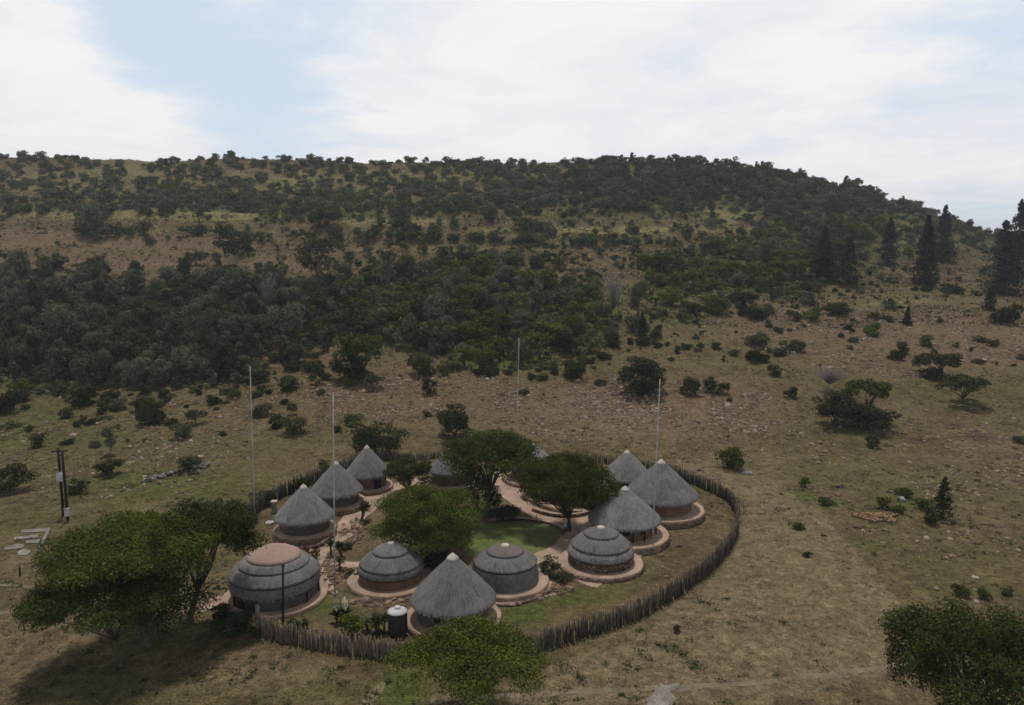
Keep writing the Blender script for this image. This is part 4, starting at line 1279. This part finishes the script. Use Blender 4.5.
SH = [
    ('dark straggling bush under the left acacia, nearest the tan path', 232, 634, 214, 250, 616, 636, 'leaf_deep', .18),
    ('low dark bush right against the gate post', 252, 637, 244, 262, 624, 638, 'leaf_dark', .18),
    ('bright green clipped bush under the yuccas behind the front fence', 350, 636, 336, 363, 614, 636, 'leaf_bright', .16),
    ('dark bush in front of the pink-topped beehive hut', 291, 634, 283, 300, 620, 634, 'leaf_dark', .18),
    ('dark shrub left of the gate post', 243, 628, 230, 254, 608, 628, 'leaf_deep', .18),
    ('shadowy shrub beside the path under the left acacia', 222, 622, 210, 236, 604, 622, 'leaf_deep', .18),
    ('small shrub at the edge of the beehive hut lawn', 302, 628, 297, 309, 619, 628, 'leaf_dark', .16),
    ('reddish brown rounded shrub left of the path fork', 303, 556, 295, 311, 546, 557, 'leaf_rust', .18),
    ('rust coloured round shrub at the path fork', 314, 560, 308, 321, 550, 560, 'leaf_rust', .18),
    ('dark low shrub beside the beehive hut with a red wall', 353, 577, 346, 360, 568, 577, 'leaf_dark', .18),
    ('low green shrub on the slope of the rockery', 346, 549, 340, 353, 542, 549, 'leaf_olive', .18),
    ('dark groundcover clump left of the stone-walled beehive hut', 549, 576, 540, 559, 557, 576, 'leaf_dark', .18),
    ('flat dark green clump below the groundcover by the path', 562, 581, 553, 573, 573, 581, 'leaf_dark', .18),
    ('dark shrub in the shade below the tall acacia', 493, 510, 484, 503, 488, 510, 'leaf_deep', .22),
    ('very dark hedge-like shrub at the back of the lawn', 503, 521, 488, 521, 505, 522, 'leaf_deep', .22),
    ('dark undergrowth clump left of the lawn', 462, 536, 448, 476, 520, 541, 'leaf_deep', .22),
    ('deep green bush between the pale tree and the beehive hut', 432, 566, 414, 450, 548, 568, 'leaf_deep', .22),
    ('bush at the back left fence beside the third hut', 326, 478, 318, 336, 458, 478, 'leaf_dark', .25),
    ('small bush growing against the back left fence', 300, 493, 292, 308, 476, 493, 'leaf_mid', .25),
    ('shrub under the umbrella acacia near the hut with posts', 592, 512, 584, 600, 500, 512, 'leaf_deep', .22),
    ('dark shrub left of the shaded beehive hut', 541, 503, 530, 552, 482, 504, 'leaf_deep', .22),
    ('dark bush beside the back fence above the left acacia', 262, 506, 250, 275, 488, 508, 'leaf_dark', .25),
    ('broad dark bush at the left edge beyond the power poles', 10, 492, -8, 30, 464, 493, 'leaf_dark', .28),
    ('round dark bush behind the foot of the power poles', 79, 493, 68, 90, 477, 494, 'leaf_dark', .26),
    ('wide dark bush below a small tree on the left slope', 109, 475, 95, 124, 454, 476, 'leaf_dark', .28),
    ('thin grey green tree above the wide bush on the left slope', 111, 455, 102, 120, 427, 448, 'leaf_grey', .26),
    ('olive bush on the slope left of the first mast', 181, 438, 172, 192, 421, 439, 'leaf_grey', .28),
    ('flat-topped small tree on the slope left of the first mast', 196, 424, 183, 206, 410, 419, 'leaf_dark', .28),
    ('pale green bush on the slope between the left masts', 291, 434, 277, 306, 414, 435, 'leaf_olive', .28),
    ('small round bush above the pale green one between the masts', 293, 415, 288, 299, 402, 414, 'leaf_mid', .28),
    ('dark green bush left of the stone wall', 40, 446, 30, 48, 430, 446, 'leaf_dark', .28),
    ('dark bush beside the dry stone wall', 190, 472, 178, 204, 455, 470, 'leaf_dark', .26),
    ('small dark bush right of the lone ball bush on the slope', 710, 393, 703, 717, 375, 394, 'leaf_dark', .3),
    ('green bush next to the small dark one on the stony slope', 722, 394, 715, 731, 382, 395, 'leaf_mid', .3),
    ('dark bush on the left side of the right slope clearing', 775, 375, 768, 783, 363, 376, 'leaf_dark', .3),
    ('bush at the far left of the right slope acacia group', 790, 397, 783, 798, 386, 398, 'leaf_dark', .3),
    ('small dark bush just below the right slope acacia group', 872, 447, 864, 881, 433, 448, 'leaf_dark', .27),
    ('little bush outside the fence towards the orange rubble', 826, 505, 818, 834, 497, 506, 'leaf_mid', .2),
    ('small green bush above the pale track right of the fence', 805, 487, 799, 811, 478, 487, 'leaf_mid', .2),
    ('yellow green bush left of the grey rock on the right slope', 883, 508, 876, 892, 496, 509, 'leaf_lime', .2),
    ('dark shrub above the grey rock on the right slope', 902, 497, 893, 912, 487, 498, 'leaf_mid', .2),
    ('low green shrub below the grey rock on the right slope', 898, 513, 891, 906, 504, 514, 'leaf_mid', .2),
    ('dark rounded bush at the left foot of the small cypress', 930, 524, 921, 940, 507, 525, 'leaf_dark', .2),
    ('green shrub between the grey rock and the small cypress', 920, 508, 913, 929, 497, 508, 'leaf_mid', .2),
    ('tiny dark weed clump on the grass outside the fence', 677, 632, 672, 682, 625, 632, 'leaf_deep', .14),
    ('small bush above the lower right tree', 960, 596, 952, 969, 583, 597, 'leaf_mid', .18),
    ('pale green bush above the lower right tree, right of the small one', 985, 598, 977, 994, 586, 598, 'leaf_olive', .18),
    ('dark weed clump near the pale rocks above the lower right tree', 1006, 594, 998, 1014, 587, 595, 'leaf_dark', .18),
    ('dark bush at the right edge above the slope path', 1018, 443, 1011, 1030, 435, 444, 'leaf_dark', .25),
    ('green weed clump in the grass left of the pale track', 800, 529, 792, 808, 523, 530, 'leaf_mid', .18),
    ('tiny dark clump on the pale grass right of the fence', 807, 557, 802, 812, 552, 557, 'leaf_deep', .16),
    ('dark bush beside the umbrella tree at the centre of the slope', 316, 384, 308, 324, 366, 385, 'leaf_dark', .34),
    ('small green bush in front of the umbrella tree at the centre of the slope', 372, 388, 365, 380, 374, 389, 'leaf_grey', .34),
    ('round dark bush with pale bare stems in the clearing below the thicket', 429, 394, 421, 437, 379, 395, 'leaf_deep', .32),
]
for i, (lab, bx, by, x0, x1, y0, y1, leaf, sz) in enumerate(SH):
    tree('shrub', lab, 'shrub', 'round', bx, by, x0, x1, y0, y1, leaf, sz, 1.5, 200 + i, nl=4, fork=.2, npuff=14)

b = at(565, 532); root = thing('garden_lamp', 'small white garden lamp at the edge of the lawn', 'lamp', b)
mb = MB(); mb.tube([(0, 0, 0), (0, 0, .55)], .05, 8); mb.build('post', M['post_dark'], root)
mb = MB(); mb.lathe([(.12, .5), (.2, .56), (.2, .72), (.1, .8), (.01, .82)], 14); mb.build('lamp_head', M['white'], root)


# ------------------------------------------------------------------ thickets and hill woodland
def density(px, py):
    gx = np.clip((px - 32) / 64, 0, 14.999); gy = np.clip((py - 160) / 20, 0, len(GRID_Y) - 1.001)
    i, j = int(gy), int(gx); fy, fx = gy - i, gx - j
    d = (GRID[i, j] * (1 - fx) + GRID[i, j + 1] * fx) * (1 - fy) + (GRID[i + 1, j] * (1 - fx) + GRID[i + 1, j + 1] * fx) * fy
    return d / 9


def proto_tree(name, kind, leafs, size, n, seed, tall=1.0):
    """a unit tree about 2 m across the radius 1; trunk + crown in one mesh, for far trees"""
    rng = np.random.default_rng(seed); mb = MB()
    if kind == 'umb': ps = umbrella_puffs(1.0, .34, rng, 16, 1.15 * tall)
    elif kind == 'col': ps = round_puffs(.62, 1.05 * tall, rng, 12, 1.15 * tall)
    else: ps = round_puffs(.95, .72 * tall, rng, 15, .78 * tall)
    ps = [((c[0], c[1], max(c[2], r[2] * .7)), r) for c, r in ps]
    sample_puffs(mb, ps, n, size, rng)
    mb.tube([(0, 0, -.15), (.02, 0, .4 * tall), (0.05, 0, .85 * tall)], [.07, .05, .03], 6, 1)
    for q in range(4):
        c = ps[q][0]; mb.tube([(0.03, 0, .5 * tall), np.array(c)], [.035, .012], 4, 1)
    me = mb.build(name, [M[leafs], M['bark']])
    return me


kinds = [('umb', 'leaf_dark'), ('rnd', 'leaf_grey'), ('rnd', 'leaf_dark'), ('rnd', 'leaf_deep'), ('col', 'leaf_grey'), ('rnd', 'leaf_olive'), ('umb', 'leaf_fresh'), ('col', 'leaf_dark'), ('rnd', 'leaf_fresh'), ('rnd', 'leaf_grey'), ('umb', 'leaf_grey'), ('rnd', 'leaf_dark')]
PROT = []
for i, (kd, lf) in enumerate(kinds):
    PROT.append(proto_tree('thicket_tree', kd, lf, .125, 2300, 300 + i, 1.0 + .25 * (i % 3 == 0)))
SHR = []
for i, lf in enumerate(['leaf_dark', 'leaf_fresh', 'leaf_olive', 'leaf_deep', 'leaf_dark', 'leaf_grey']):
    rng = np.random.default_rng(700 + i); mb = MB()
    ps = round_puffs(.95, .62, rng, 9, .5)
    ps = [((c[0], c[1], max(c[2], .15)), (q[0], q[1], q[2] * rng.uniform(.8, 1.3))) for c, q in ps]
    sample_puffs(mb, ps, 1300, .17, rng)
    for q in range(4): mb.tube([(0, 0, -.1), np.array(ps[q][0])], [.04, .015], 4, 1)
    SHR.append(mb.build('slope_shrub', [M[lf], M['bark']]))

# clearings kept open for the trees built one by one
KEEP = [(641, 378, 30, 24), (850, 405, 50, 30), (940, 366, 36, 18), (963, 390, 36, 20), (363, 360, 40, 24), (455, 420, 24, 22), (378, 440, 32, 24), (430, 480, 330, 34), (610, 300, 14, 20), (672, 300, 14, 14)]


def blocked(px, py):
    return any(((px - a) / c) ** 2 + ((py - b) / d) ** 2 < 1 for a, b, c, d in KEEP)


rs = np.random.default_rng(77)
cand = []
occupied = {}


def try_place(px, py, rad, sep):
    b = at(px, py)
    if b is None: return None
    cx, cy = int(b[0] // 4), int(b[1] // 4)
    for dx in range(-2, 3):
        for dy in range(-2, 3):
            for (q, r2) in occupied.get((cx + dx, cy + dy), ()):
                if (q[0] - b[0]) ** 2 + (q[1] - b[1]) ** 2 < ((rad + r2) * sep) ** 2: return None
    occupied.setdefault((cx, cy), []).append((b, rad))
    return b


# scattered in the picture's rows so that near slopes and far hill both fill up
far_list = []
for it in range(42000):
    px = rs.uniform(-300, 1324); 
    py = 150 + (450 - 150) * rs.uniform() ** 1.25
    d = density(px, py)
    d *= 0.30 + 1.3 * float(fbm(px / 30 + 3, py / 11 + 3, 21, 3)) if py > 215 else 0.35 + 1.3 * float(fbm(px / 26, py / 9, 31, 3))
    if d < .28: d *= d * 3.0
    if rs.uniform() > d: continue
    if blocked(px, py): continue
    thick = density(px, py) > .5
    rad = float(np.clip(rs.lognormal(.74, .36), .8, 4.2)) if thick else float(np.clip(rs.lognormal(-.12, .6), .3, 2.8))
    if py < 215: rad = float(np.clip(rs.lognormal(.8, .38), .8, 3.6))
    b = try_place(px, py, rad, .47 if thick else .8)
    if b is None: continue
    cand.append((b, rad, px, py))
# hedge lines on the terrace edges
for (x0, x1, y0, y1, n, r0) in ((75, 250, 234, 237, 30, 2.4), (75, 110, 226, 236, 10, 3.2), (250, 560, 238, 243, 46, 2.2), (0, 110, 266, 272, 18, 2.2), (440, 560, 262, 268, 20, 2.6), (380, 420, 226, 232, 8, 2.6), (520, 560, 232, 240, 10, 3.0), (640, 700, 268, 276, 14, 3.0), (560, 830, 244, 247, 34, 2.0), (0, 520, 211, 214, 50, 2.0), (0, 60, 300, 305, 10, 3)):
    for q in range(n):
        px = rs.uniform(x0, x1); py = y0 + (y1 - y0) * (px - x0) / (x1 - x0) + rs.normal(0, 1.2)
        b = at(px, py)
        if b is not None: cand.append((b, r0 * rs.uniform(.6, 1.3), px, py))
# crest line trees
for q in range(120):
    px = rs.uniform(-300, 1000)
    yc = np.interp(px, COLS, pxrow[420])
    b = None
    for dy in np.arange(-6, 12, 1.0):
        b = at(px, yc + dy)
        if b is not None: break
    if b is None: continue
    cand.append((b, min(3.2, rs.lognormal(.6, .35)), px, yc))

LAB = {
    'left': ('grey green tree packed into the dense thicket on the left slope', 'trees of the left thicket'),
    'mid': ('dark tree packed into the dense thicket below the hill, centre', 'trees of the central thicket'),
    'right': ('dark bushy tree in the belt at the foot of the hill, right of centre', 'trees of the right belt'),
    'terr': ('dark tree dotted along the grassy terraces below the hill', 'trees along the terraces'),
    'hill': ('dark tree on the upper hillside or its skyline', 'trees of the upper hill'),
    'sl': ('small shrub dotted over the grassy slope above the left huts', 'shrubs of the left slope'),
    'sm': ('small shrub dotted over the red stony slope behind the camp', 'shrubs of the stony middle slope'),
    'sr': ('small shrub dotted over the dry slope right of the camp', 'shrubs of the right slope'),
}


def region(px, py, d):
    if py < 214: return 'hill'
    if d > .42 and py < 395:
        if px > 640: return 'right' if py > 236 else 'terr'
        if py < 262: return 'terr'
        return 'left' if px < 300 else 'mid'
    if py < 275: return 'terr'
    return 'sl' if px < 330 else ('sm' if px < 640 else 'sr')


wood = MB(); woodm = {}
small, trees_ = [], []
for (b, rad, px, py) in cand:
    rg = region(px, py, density(px, py))
    (small if rg in ('sl', 'sm', 'sr') else trees_).append((rad / zdepth(b), b, rad, px, py, rg))
small.sort(key=lambda t: -t[0]); trees_.sort(key=lambda t: -t[0])
inside = lambda t: -20 < t[3] < 1044
ind_t = [t for t in trees_ if inside(t)][:290]
ind_s = [t for t in small if inside(t)][:285]
ids = set(id(t) for t in ind_t + ind_s)
open('/tmp/cnt','w').write(str((len(trees_), len(small))))
rest = [t for t in trees_ + small if id(t) not in ids]


def pick(rg, px, rr):
    if rg in ('sl', 'sm', 'sr'): return rr.choice([2, 3, 8, 5, 11, 1, 6, 3])
    if rg == 'hill': return rr.choice([1, 2, 5, 9, 11, 2, 11, 1, 5, 9, 8, 1] if px < 560 else [2, 3, 11, 1, 9, 2, 3, 11, 7])
    if rg == 'left': return rr.choice([1, 4, 9, 2, 7, 1, 9, 11, 3])
    if rg == 'right' and px < 800 and rr.uniform() < .5: return rr.choice([5, 6, 8, 8])
    if rg == 'mid' and px > 380: return rr.choice([6, 8, 8, 2, 11, 9, 5, 6, 1, 3, 8, 4])
    return rr.choice([0, 1, 2, 3, 6, 8, 9, 10, 11, 2, 4, 3])


for (_, b, rad, px, py, rg) in ind_t + ind_s:
    k_ = int(pick(rg, px, rs))
    nm = 'slope_shrub' if rg in ('sl', 'sm', 'sr') else 'thicket_tree'
    src = SHR[int(rs.choice([0, 1, 2, 3, 4, 5, 0, 3]))] if nm == 'slope_shrub' else PROT[k_]
    o = bpy.data.objects.new(nm, src.data); COL.objects.link(o)
    o.location = (b[0], b[1], b[2] - (.28 if rg == 'hill' else .12) * rad)
    sc = rad
    o.scale = (sc * rs.uniform(.85, 1.15), sc * rs.uniform(.85, 1.15), sc * rs.uniform(.8, 1.2) * (rs.uniform(.85, 1.35) if nm == 'slope_shrub' else (1.3 if rg == 'left' else 1.1)))
    o.rotation_euler = (0, 0, rs.uniform(0, 6.28))
    lab, grp = LAB[rg]
    tag(o, lab, 'shrub' if nm == 'slope_shrub' else 'tree', grp)
for p in PROT + SHR:
    bpy.data.objects.remove(p)

# the rest of the woodland: one mesh per leaf colour slot inside ONE object
lowp = []
for i, (kd, lf) in enumerate(kinds):
    rng = np.random.default_rng(500 + i); mb = MB()
    ps = umbrella_puffs(1.0, .36, rng, 12, 1.0) if kd == 'umb' else round_puffs(.95 if kd == 'rnd' else .65, .75 if kd == 'rnd' else 1.0, rng, 11, .8 if kd == 'rnd' else 1.1)
    ps = [((c[0], c[1], max(c[2], r[2] * .7)), r) for c, r in ps]
    sample_puffs(mb, ps, 480, .24, rng)
    lowp.append((np.concatenate(mb.v), lf))
leafnames = sorted(set(l for _, l in kinds))
wb = MB()
for (_, b, rad, px, py, rg) in rest:
    k_ = int(pick(rg, px, rs)); V, lf = lowp[k_]
    a = rs.uniform(0, 6.28); ca, sa = math.cos(a), math.sin(a)
    s3 = rad * rs.uniform(.85, 1.2); W = np.stack([(V[:, 0] * ca - V[:, 1] * sa) * rad, (V[:, 0] * sa + V[:, 1] * ca) * rad, V[:, 2] * s3 - (.3 if rg == 'hill' else .1) * rad], 1) + b
    wb.add(W, np.arange(len(W)).reshape(-1, 4), leafnames.index(lf), False)
o = wb.build('hillside_woodland', [M[l] for l in leafnames]); struct(o, 'stuff')


# ------------------------------------------------------------------ stones and grass (stuff)
def in_camp_block(P):
    return False


sb = MB(); rng = np.random.default_rng(91)
n_st = 0
STZ = [(640, 412, 150, 34, 1700), (430, 398, 130, 26, 800), (930, 345, 150, 34, 1000), (790, 328, 100, 28, 700), (880, 450, 160, 60, 420), (160, 420, 170, 40, 500), (120, 470, 140, 30, 160), (880, 560, 150, 60, 150), (930, 275, 70, 16, 260)]
for cx, cy, rx, ry, n in STZ:
    for i in range(int(n * 5.0)):
        a = rng.uniform(0, 6.28); r = math.sqrt(rng.uniform())
        b = at(cx + math.cos(a) * rx * r, cy + math.sin(a) * ry * r)
        if b is None or b[1] < 56: continue
        if rng.uniform() > (float(fbm(b[0] / 7, b[1] / 7, 81, 3)) - .36) * 4.5: continue
        if b[1] < 96 and abs(b[0]) < 34: continue
        w = float(np.clip(rng.lognormal(-2.1, .5), .06, .55))
        add_stone(sb, (b[0], b[1], b[2] + w * .15), (w * 1.15, w, w * .75), rng)
o = sb.build('scattered_stones', M['stone']); struct(o, 'stuff')

gb = MB()
for cx, cy, rx, ry, n in [(332, 576, 16, 18, 110), (300, 546, 26, 8, 120), (395, 602, 46, 6, 180), (350, 535, 12, 14, 70), (530, 590, 40, 10, 110), (660, 560, 40, 30, 35), (420, 570, 20, 8, 60), (700, 500, 14, 18, 20), (560, 500, 40, 8, 50)]:
    for i in range(n):
        a = rng.uniform(0, 6.28); r = math.sqrt(rng.uniform())
        b = plane(cx + math.cos(a) * rx * r, cy + math.sin(a) * ry * r, 0)
        w = float(np.clip(rng.lognormal(-2.0, .45), .06, .4))
        add_stone(gb, (b[0], b[1], w * .2), (w * 1.15, w, w * .6), rng)
o = gb.build('rockery_stones', M['stone_red']); struct(o, 'stuff')


def grass(n, y0, y1, size, seed):
    rng = np.random.default_rng(seed)
    px = rng.uniform(-60, 1084, n); py = rng.uniform(y0, y1, n)
    X = []
    for x, y in zip(px, py):
        d = raydir(x, y); X.append(CAM + d * (-27 / d[2]))
    X = np.array(X)
    return X


rng = np.random.default_rng(17)
n = 130000
Yg = 40 + (175 - 40) * rng.uniform(size=n) ** 1.25
Xg = rng.uniform(-1, 1, n) * (Yg * .74 + 4)
cl = fbm(Xg / 2.2, Yg / 2.2, 41, 3)
keep = rng.uniform(size=n) < np.clip((cl - .32) * 3.2, 0.08, 1)
Xg, Yg = Xg[keep], Yg[keep]
Pp = np.stack([Xg, Yg, height(Xg, Yg)], 1)
px, py, _ = project(Pp)
# keep tufts off the huts, paths and yard
yard = (((px - 470) / 225) ** 2 + ((py - 545) / 92) ** 2 < 1) & (rng.uniform(size=len(px)) < .93)
trk = np.zeros(len(px), bool)
Pp = Pp[~yard & ~trk]
m = len(Pp)
sz = np.clip(rng.lognormal(-2.1, .4, m), .05, .4) * np.interp(Pp[:, 1], [40, 170], [1, 1.9])
V = []
B = 4
ang = rng.uniform(0, 6.283, (m, B)); lean = rng.uniform(.4, 1.3, (m, B))
dirv = np.stack([np.cos(ang), np.sin(ang)], -1)
side = np.stack([-np.sin(ang), np.cos(ang)], -1)
h = sz[:, None] * rng.uniform(.6, 1.1, (m, B))
base = Pp[:, None, :2] + dirv * (sz[:, None] * .15)[..., None]
w = (sz[:, None] * .16)[..., None]
zb = np.repeat(Pp[:, 2][:, None], B, 1) - .02
p0 = np.concatenate([base - side * w, zb[..., None]], -1)
p1 = np.concatenate([base + side * w, zb[..., None]], -1)
p2 = np.concatenate([base + dirv * (h * lean)[..., None], (zb + h * .6)[..., None]], -1)
V = np.stack([p0, p1, p2], 2).reshape(-1, 3)
mb = MB(); mb.add(V, np.arange(len(V)).reshape(-1, 3), 0, False)
o = mb.build('dry_grass', M['tuft']); struct(o, 'stuff'); set_zone(o.data)


# undergrowth that closes the thickets between their trees
rng = np.random.default_rng(23)
n = 430000
Yg = 120 + (424 - 120) * rng.uniform(size=n)
Xg = rng.uniform(-1, 1, n) * (Yg * .98 + 4)
Pu = np.stack([Xg, Yg, height(Xg, Yg)], 1)
px, py, _ = project(Pu)
d = density_v(px, py)
cl = fbm(Xg / 6, Yg / 6, 53, 3)
kp = (rng.uniform(size=n) < np.clip(d - .12, 0, 1) ** 1.3 * np.clip((cl - .3) * 4, .1, 1.1) * np.where((py < 214) & (px < 560), .45, 1.0)) & (py < 392) & (py > 140)
Pu, py, px = Pu[kp], py[kp], px[kp]
cl = fbm(Pu[:, 0] / 2.6, Pu[:, 1] / 2.6, 57, 2)
Pu[:, 2] += rng.uniform(.05, 1, len(Pu)) * (.3 + 2.2 * np.clip(cl - .35, 0, .5))
sel = (fbm(Pu[:, 0] / 4, Pu[:, 1] / 4, 61, 2) * 1.6 - .3 + rng.uniform(-.15, .15, len(Pu)))
ub = MB(); um = ['leaf_dark', 'leaf_grey', 'leaf_olive', 'leaf_fresh']
cls = np.clip((sel * 4).astype(int), 0, 3)
for q in range(4):
    S = Pu[cls == q]
    if len(S): ub.leaves(S, np.tile([0, -.35, .6], (len(S), 1)), .55, rng, q)
o = ub.build('undergrowth', [M[q] for q in um]); struct(o, 'stuff')

# low green weeds in the open grass
rng = np.random.default_rng(29)
n = 3600
Yg = 42 + (160 - 42) * rng.uniform(size=n); Xg = rng.uniform(-1, 1, n) * (Yg * .74 + 4)
Pw = np.stack([Xg, Yg, height(Xg, Yg)], 1); px, py, _ = project(Pw)
kp = (((px - 480) / 250) ** 2 + ((py - 550) / 105) ** 2 > 1) & (fbm(Xg / 14, Yg / 14, 63, 2) + rng.uniform(-.2, .2, n) > .5)
ub = MB()
for P_ in Pw[kp]:
    k2 = int(rng.integers(8, 34)); w_ = rng.uniform(.08, .36)
    C = P_ + np.abs(rng.normal(0, 1, (k2, 3))) * [0, 0, w_ * .45] + rng.normal(0, 1, (k2, 3)) * [w_, w_, 0]
    ub.leaves(C, np.tile([0, 0, .8], (k2, 1)), .17, rng, int(rng.integers(0, 3)))
o = ub.build('weeds', [M['leaf_fresh'], M['leaf_dark'], M['leaf_olive']]); struct(o, 'stuff')

# coarse tussocks and low scrub of the far slopes
rng = np.random.default_rng(19)
n = 60000
Yg = 170 + (425 - 170) * rng.uniform(size=n) ** 1.0
Xg = rng.uniform(-1, 1, n) * (Yg * .74 + 4)
cl = fbm(Xg / 7, Yg / 7, 47, 3)
keep = rng.uniform(size=n) < np.clip((cl - .36) * 4, 0.05, 1)
Xg, Yg = Xg[keep], Yg[keep]
m = len(Xg)
C = np.stack([Xg, Yg, height(Xg, Yg) + .12], 1)
mb = MB()
for q in range(3):
    CC = C + rng.normal(0, .22, (m, 3)) * [1, 1, .5]
    mb.leaves(CC, np.tile([0, -.3, .8], (m, 1)), .62, rng)
o = mb.build('slope_scrub', M['tuft']); struct(o, 'stuff'); set_zone(o.data)


# ------------------------------------------------------------------ light, sky, camera
SUN = np.array([-0.06, 0.27, 0.95]); SUN /= np.linalg.norm(SUN)
el = math.asin(SUN[2]); az = math.atan2(SUN[0], SUN[1])
sun = bpy.data.lights.new('sun', 'SUN'); sun.energy = 2.7; sun.angle = math.radians(3); sun.color = (1, .955, .89)
so = bpy.data.objects.new('sun', sun); COL.objects.link(so)
so.rotation_euler = Vector((-SUN[0], -SUN[1], -SUN[2])).to_track_quat('-Z', 'Y').to_euler()
so.location = (0, 60, 120)

w = bpy.data.worlds.new('World'); SC.world = w; w.use_nodes = True
nt = w.node_tree; nt.nodes.clear()
out = N(nt, 'OutputWorld')
sky = N(nt, 'TexSky'); sky.sky_type = 'NISHITA'; sky.sun_disc = False
sky.sun_elevation = el; sky.sun_rotation = az; sky.altitude = 900; sky.dust_density = 1.4; sky.ozone_density = 1.2
tc = N(nt, 'TexCoord').outputs['Generated']
sx = N(nt, 'SeparateXYZ'); L(nt, tc, sx.inputs[0])
zc = mth(nt, 'MAXIMUM', sx.outputs[2], 0.0)
den = mth(nt, 'ADD', zc, 0.13)
cb = N(nt, 'CombineXYZ')
L(nt, mth(nt, 'DIVIDE', sx.outputs[0], den), cb.inputs[0]); L(nt, mth(nt, 'DIVIDE', sx.outputs[1], den), cb.inputs[1])
n1 = noise(nt, cb.outputs[0], 0.75, 9, 0.56, 0.3)
n2 = noise(nt, cb.outputs[0], 2.8, 7, 0.62, 0.3)


def blob(px, py, sharp, amt):
    d = raydir(px, py); d = d / np.linalg.norm(d)
    v = N(nt, 'VectorMath', operation='DOT_PRODUCT'); L(nt, tc, v.inputs[0]); v.inputs[1].default_value = tuple(d)
    return mth(nt, 'MULTIPLY', mth(nt, 'EXPONENT', mth(nt, 'MULTIPLY', mth(nt, 'SUBTRACT', v.outputs['Value'], 1.0), sharp)), amt)


cov = mth(nt, 'ADD', mth(nt, 'MULTIPLY', n1, 0.60), mth(nt, 'MULTIPLY', n2, 0.40))
for (bx_, by_, sh, am) in ((165, 70, 60, -.17), (60, 95, 120, -.07), (470, 40, 200, -.06), (900, 120, 160, -.07), (990, 60, 300, -.06), (250, 40, 150, -.12), (395, 5, 500, -.10), (780, 60, 18, .16), (420, 90, 90, .14), (10, 25, 350, .28), (110, 138, 260, .26), (20, 135, 260, .22), (180, 150, 400, .12), (230, 0, 600, .16), (560, 120, 60, .08), (640, 110, 260, -.05), (860, 95, 200, -.04)):
    cov = mth(nt, 'ADD', cov, blob(bx_, by_, sh, am))
mask = N(nt, 'MapRange'); mask.interpolation_type = 'SMOOTHSTEP'; L(nt, cov, mask.inputs[0])
for i, q in enumerate((0.34, 0.59, 0.0, 1.0)): mask.inputs[i + 1].default_value = q
bg1 = N(nt, 'Background'); L(nt, sky.outputs[0], bg1.inputs[0]); bg1.inputs[1].default_value = 0.13
n3 = noise(nt, cb.outputs[0], 1.25, 7, 0.55, 0.5)
shade = mixrgb(nt, maprange(nt, mth(nt, 'ADD', mth(nt, 'MULTIPLY', cov, .35), mth(nt, 'MULTIPLY', n3, .65)), .38, .60), (0.78, .835, .92), (1.0, .99, .985))
bg2 = N(nt, 'Background'); L(nt, shade, bg2.inputs[0])
over = maprange(nt, zc, 0.30, 0.55, 1.02, 0.30)
L(nt, over, bg2.inputs[1])
veil = N(nt, 'Background'); veil.inputs[0].default_value = (.76, .87, .99, 1); L(nt, mth(nt, 'MULTIPLY', over, 1.0), veil.inputs[1])
mv = N(nt, 'MixShader'); mv.inputs[0].default_value = 0.78
L(nt, bg1.outputs[0], mv.inputs[1]); L(nt, veil.outputs[0], mv.inputs[2])
mx = N(nt, 'MixShader'); L(nt, mask.outputs[0], mx.inputs[0]); L(nt, mv.outputs[0], mx.inputs[1]); L(nt, bg2.outputs[0], mx.inputs[2])
L(nt, mx.outputs[0], out.inputs[0])

# the air: a closed box of thin even haze round the camera and the ground
hm, hnt, hout = _new('haze_air')
vol = N(hnt, 'VolumePrincipled'); vol.inputs['Color'].default_value = (.86, .91, 1, 1); vol.inputs['Density'].default_value = HAZE; vol.inputs['Anisotropy'].default_value = 0.1
L(hnt, vol.outputs[0], hout.inputs[1])
mb = MB(); mb.box((0, 1990, 50), (9000, 4200, 160)); o = mb.build('haze', hm); struct(o, 'stuff')

cam = bpy.data.cameras.new('camera'); cam.sensor_width = 36; cam.lens = 36 * F / 1024
cam.clip_end = 9000; cam.clip_start = 0.5
co = bpy.data.objects.new('camera', cam); COL.objects.link(co)
co.location = CAM; co.rotation_euler = (math.pi / 2 - PITCH, 0, 0)
SC.camera = co
SC.view_settings.view_transform = 'Standard'; SC.view_settings.look = 'None'
SC.view_settings.exposure = -0.10; SC.view_settings.gamma = 1; SC.view_settings.use_curve_mapping = False
SC.render.resolution_x, SC.render.resolution_y = 1024, 705
cy = SC.cycles
cy.max_bounces = 6; cy.diffuse_bounces = 3; cy.transmission_bounces = 4; cy.transparent_max_bounces = 4; cy.use_denoising = True; cy.denoiser = 'OPENIMAGEDENOISE'
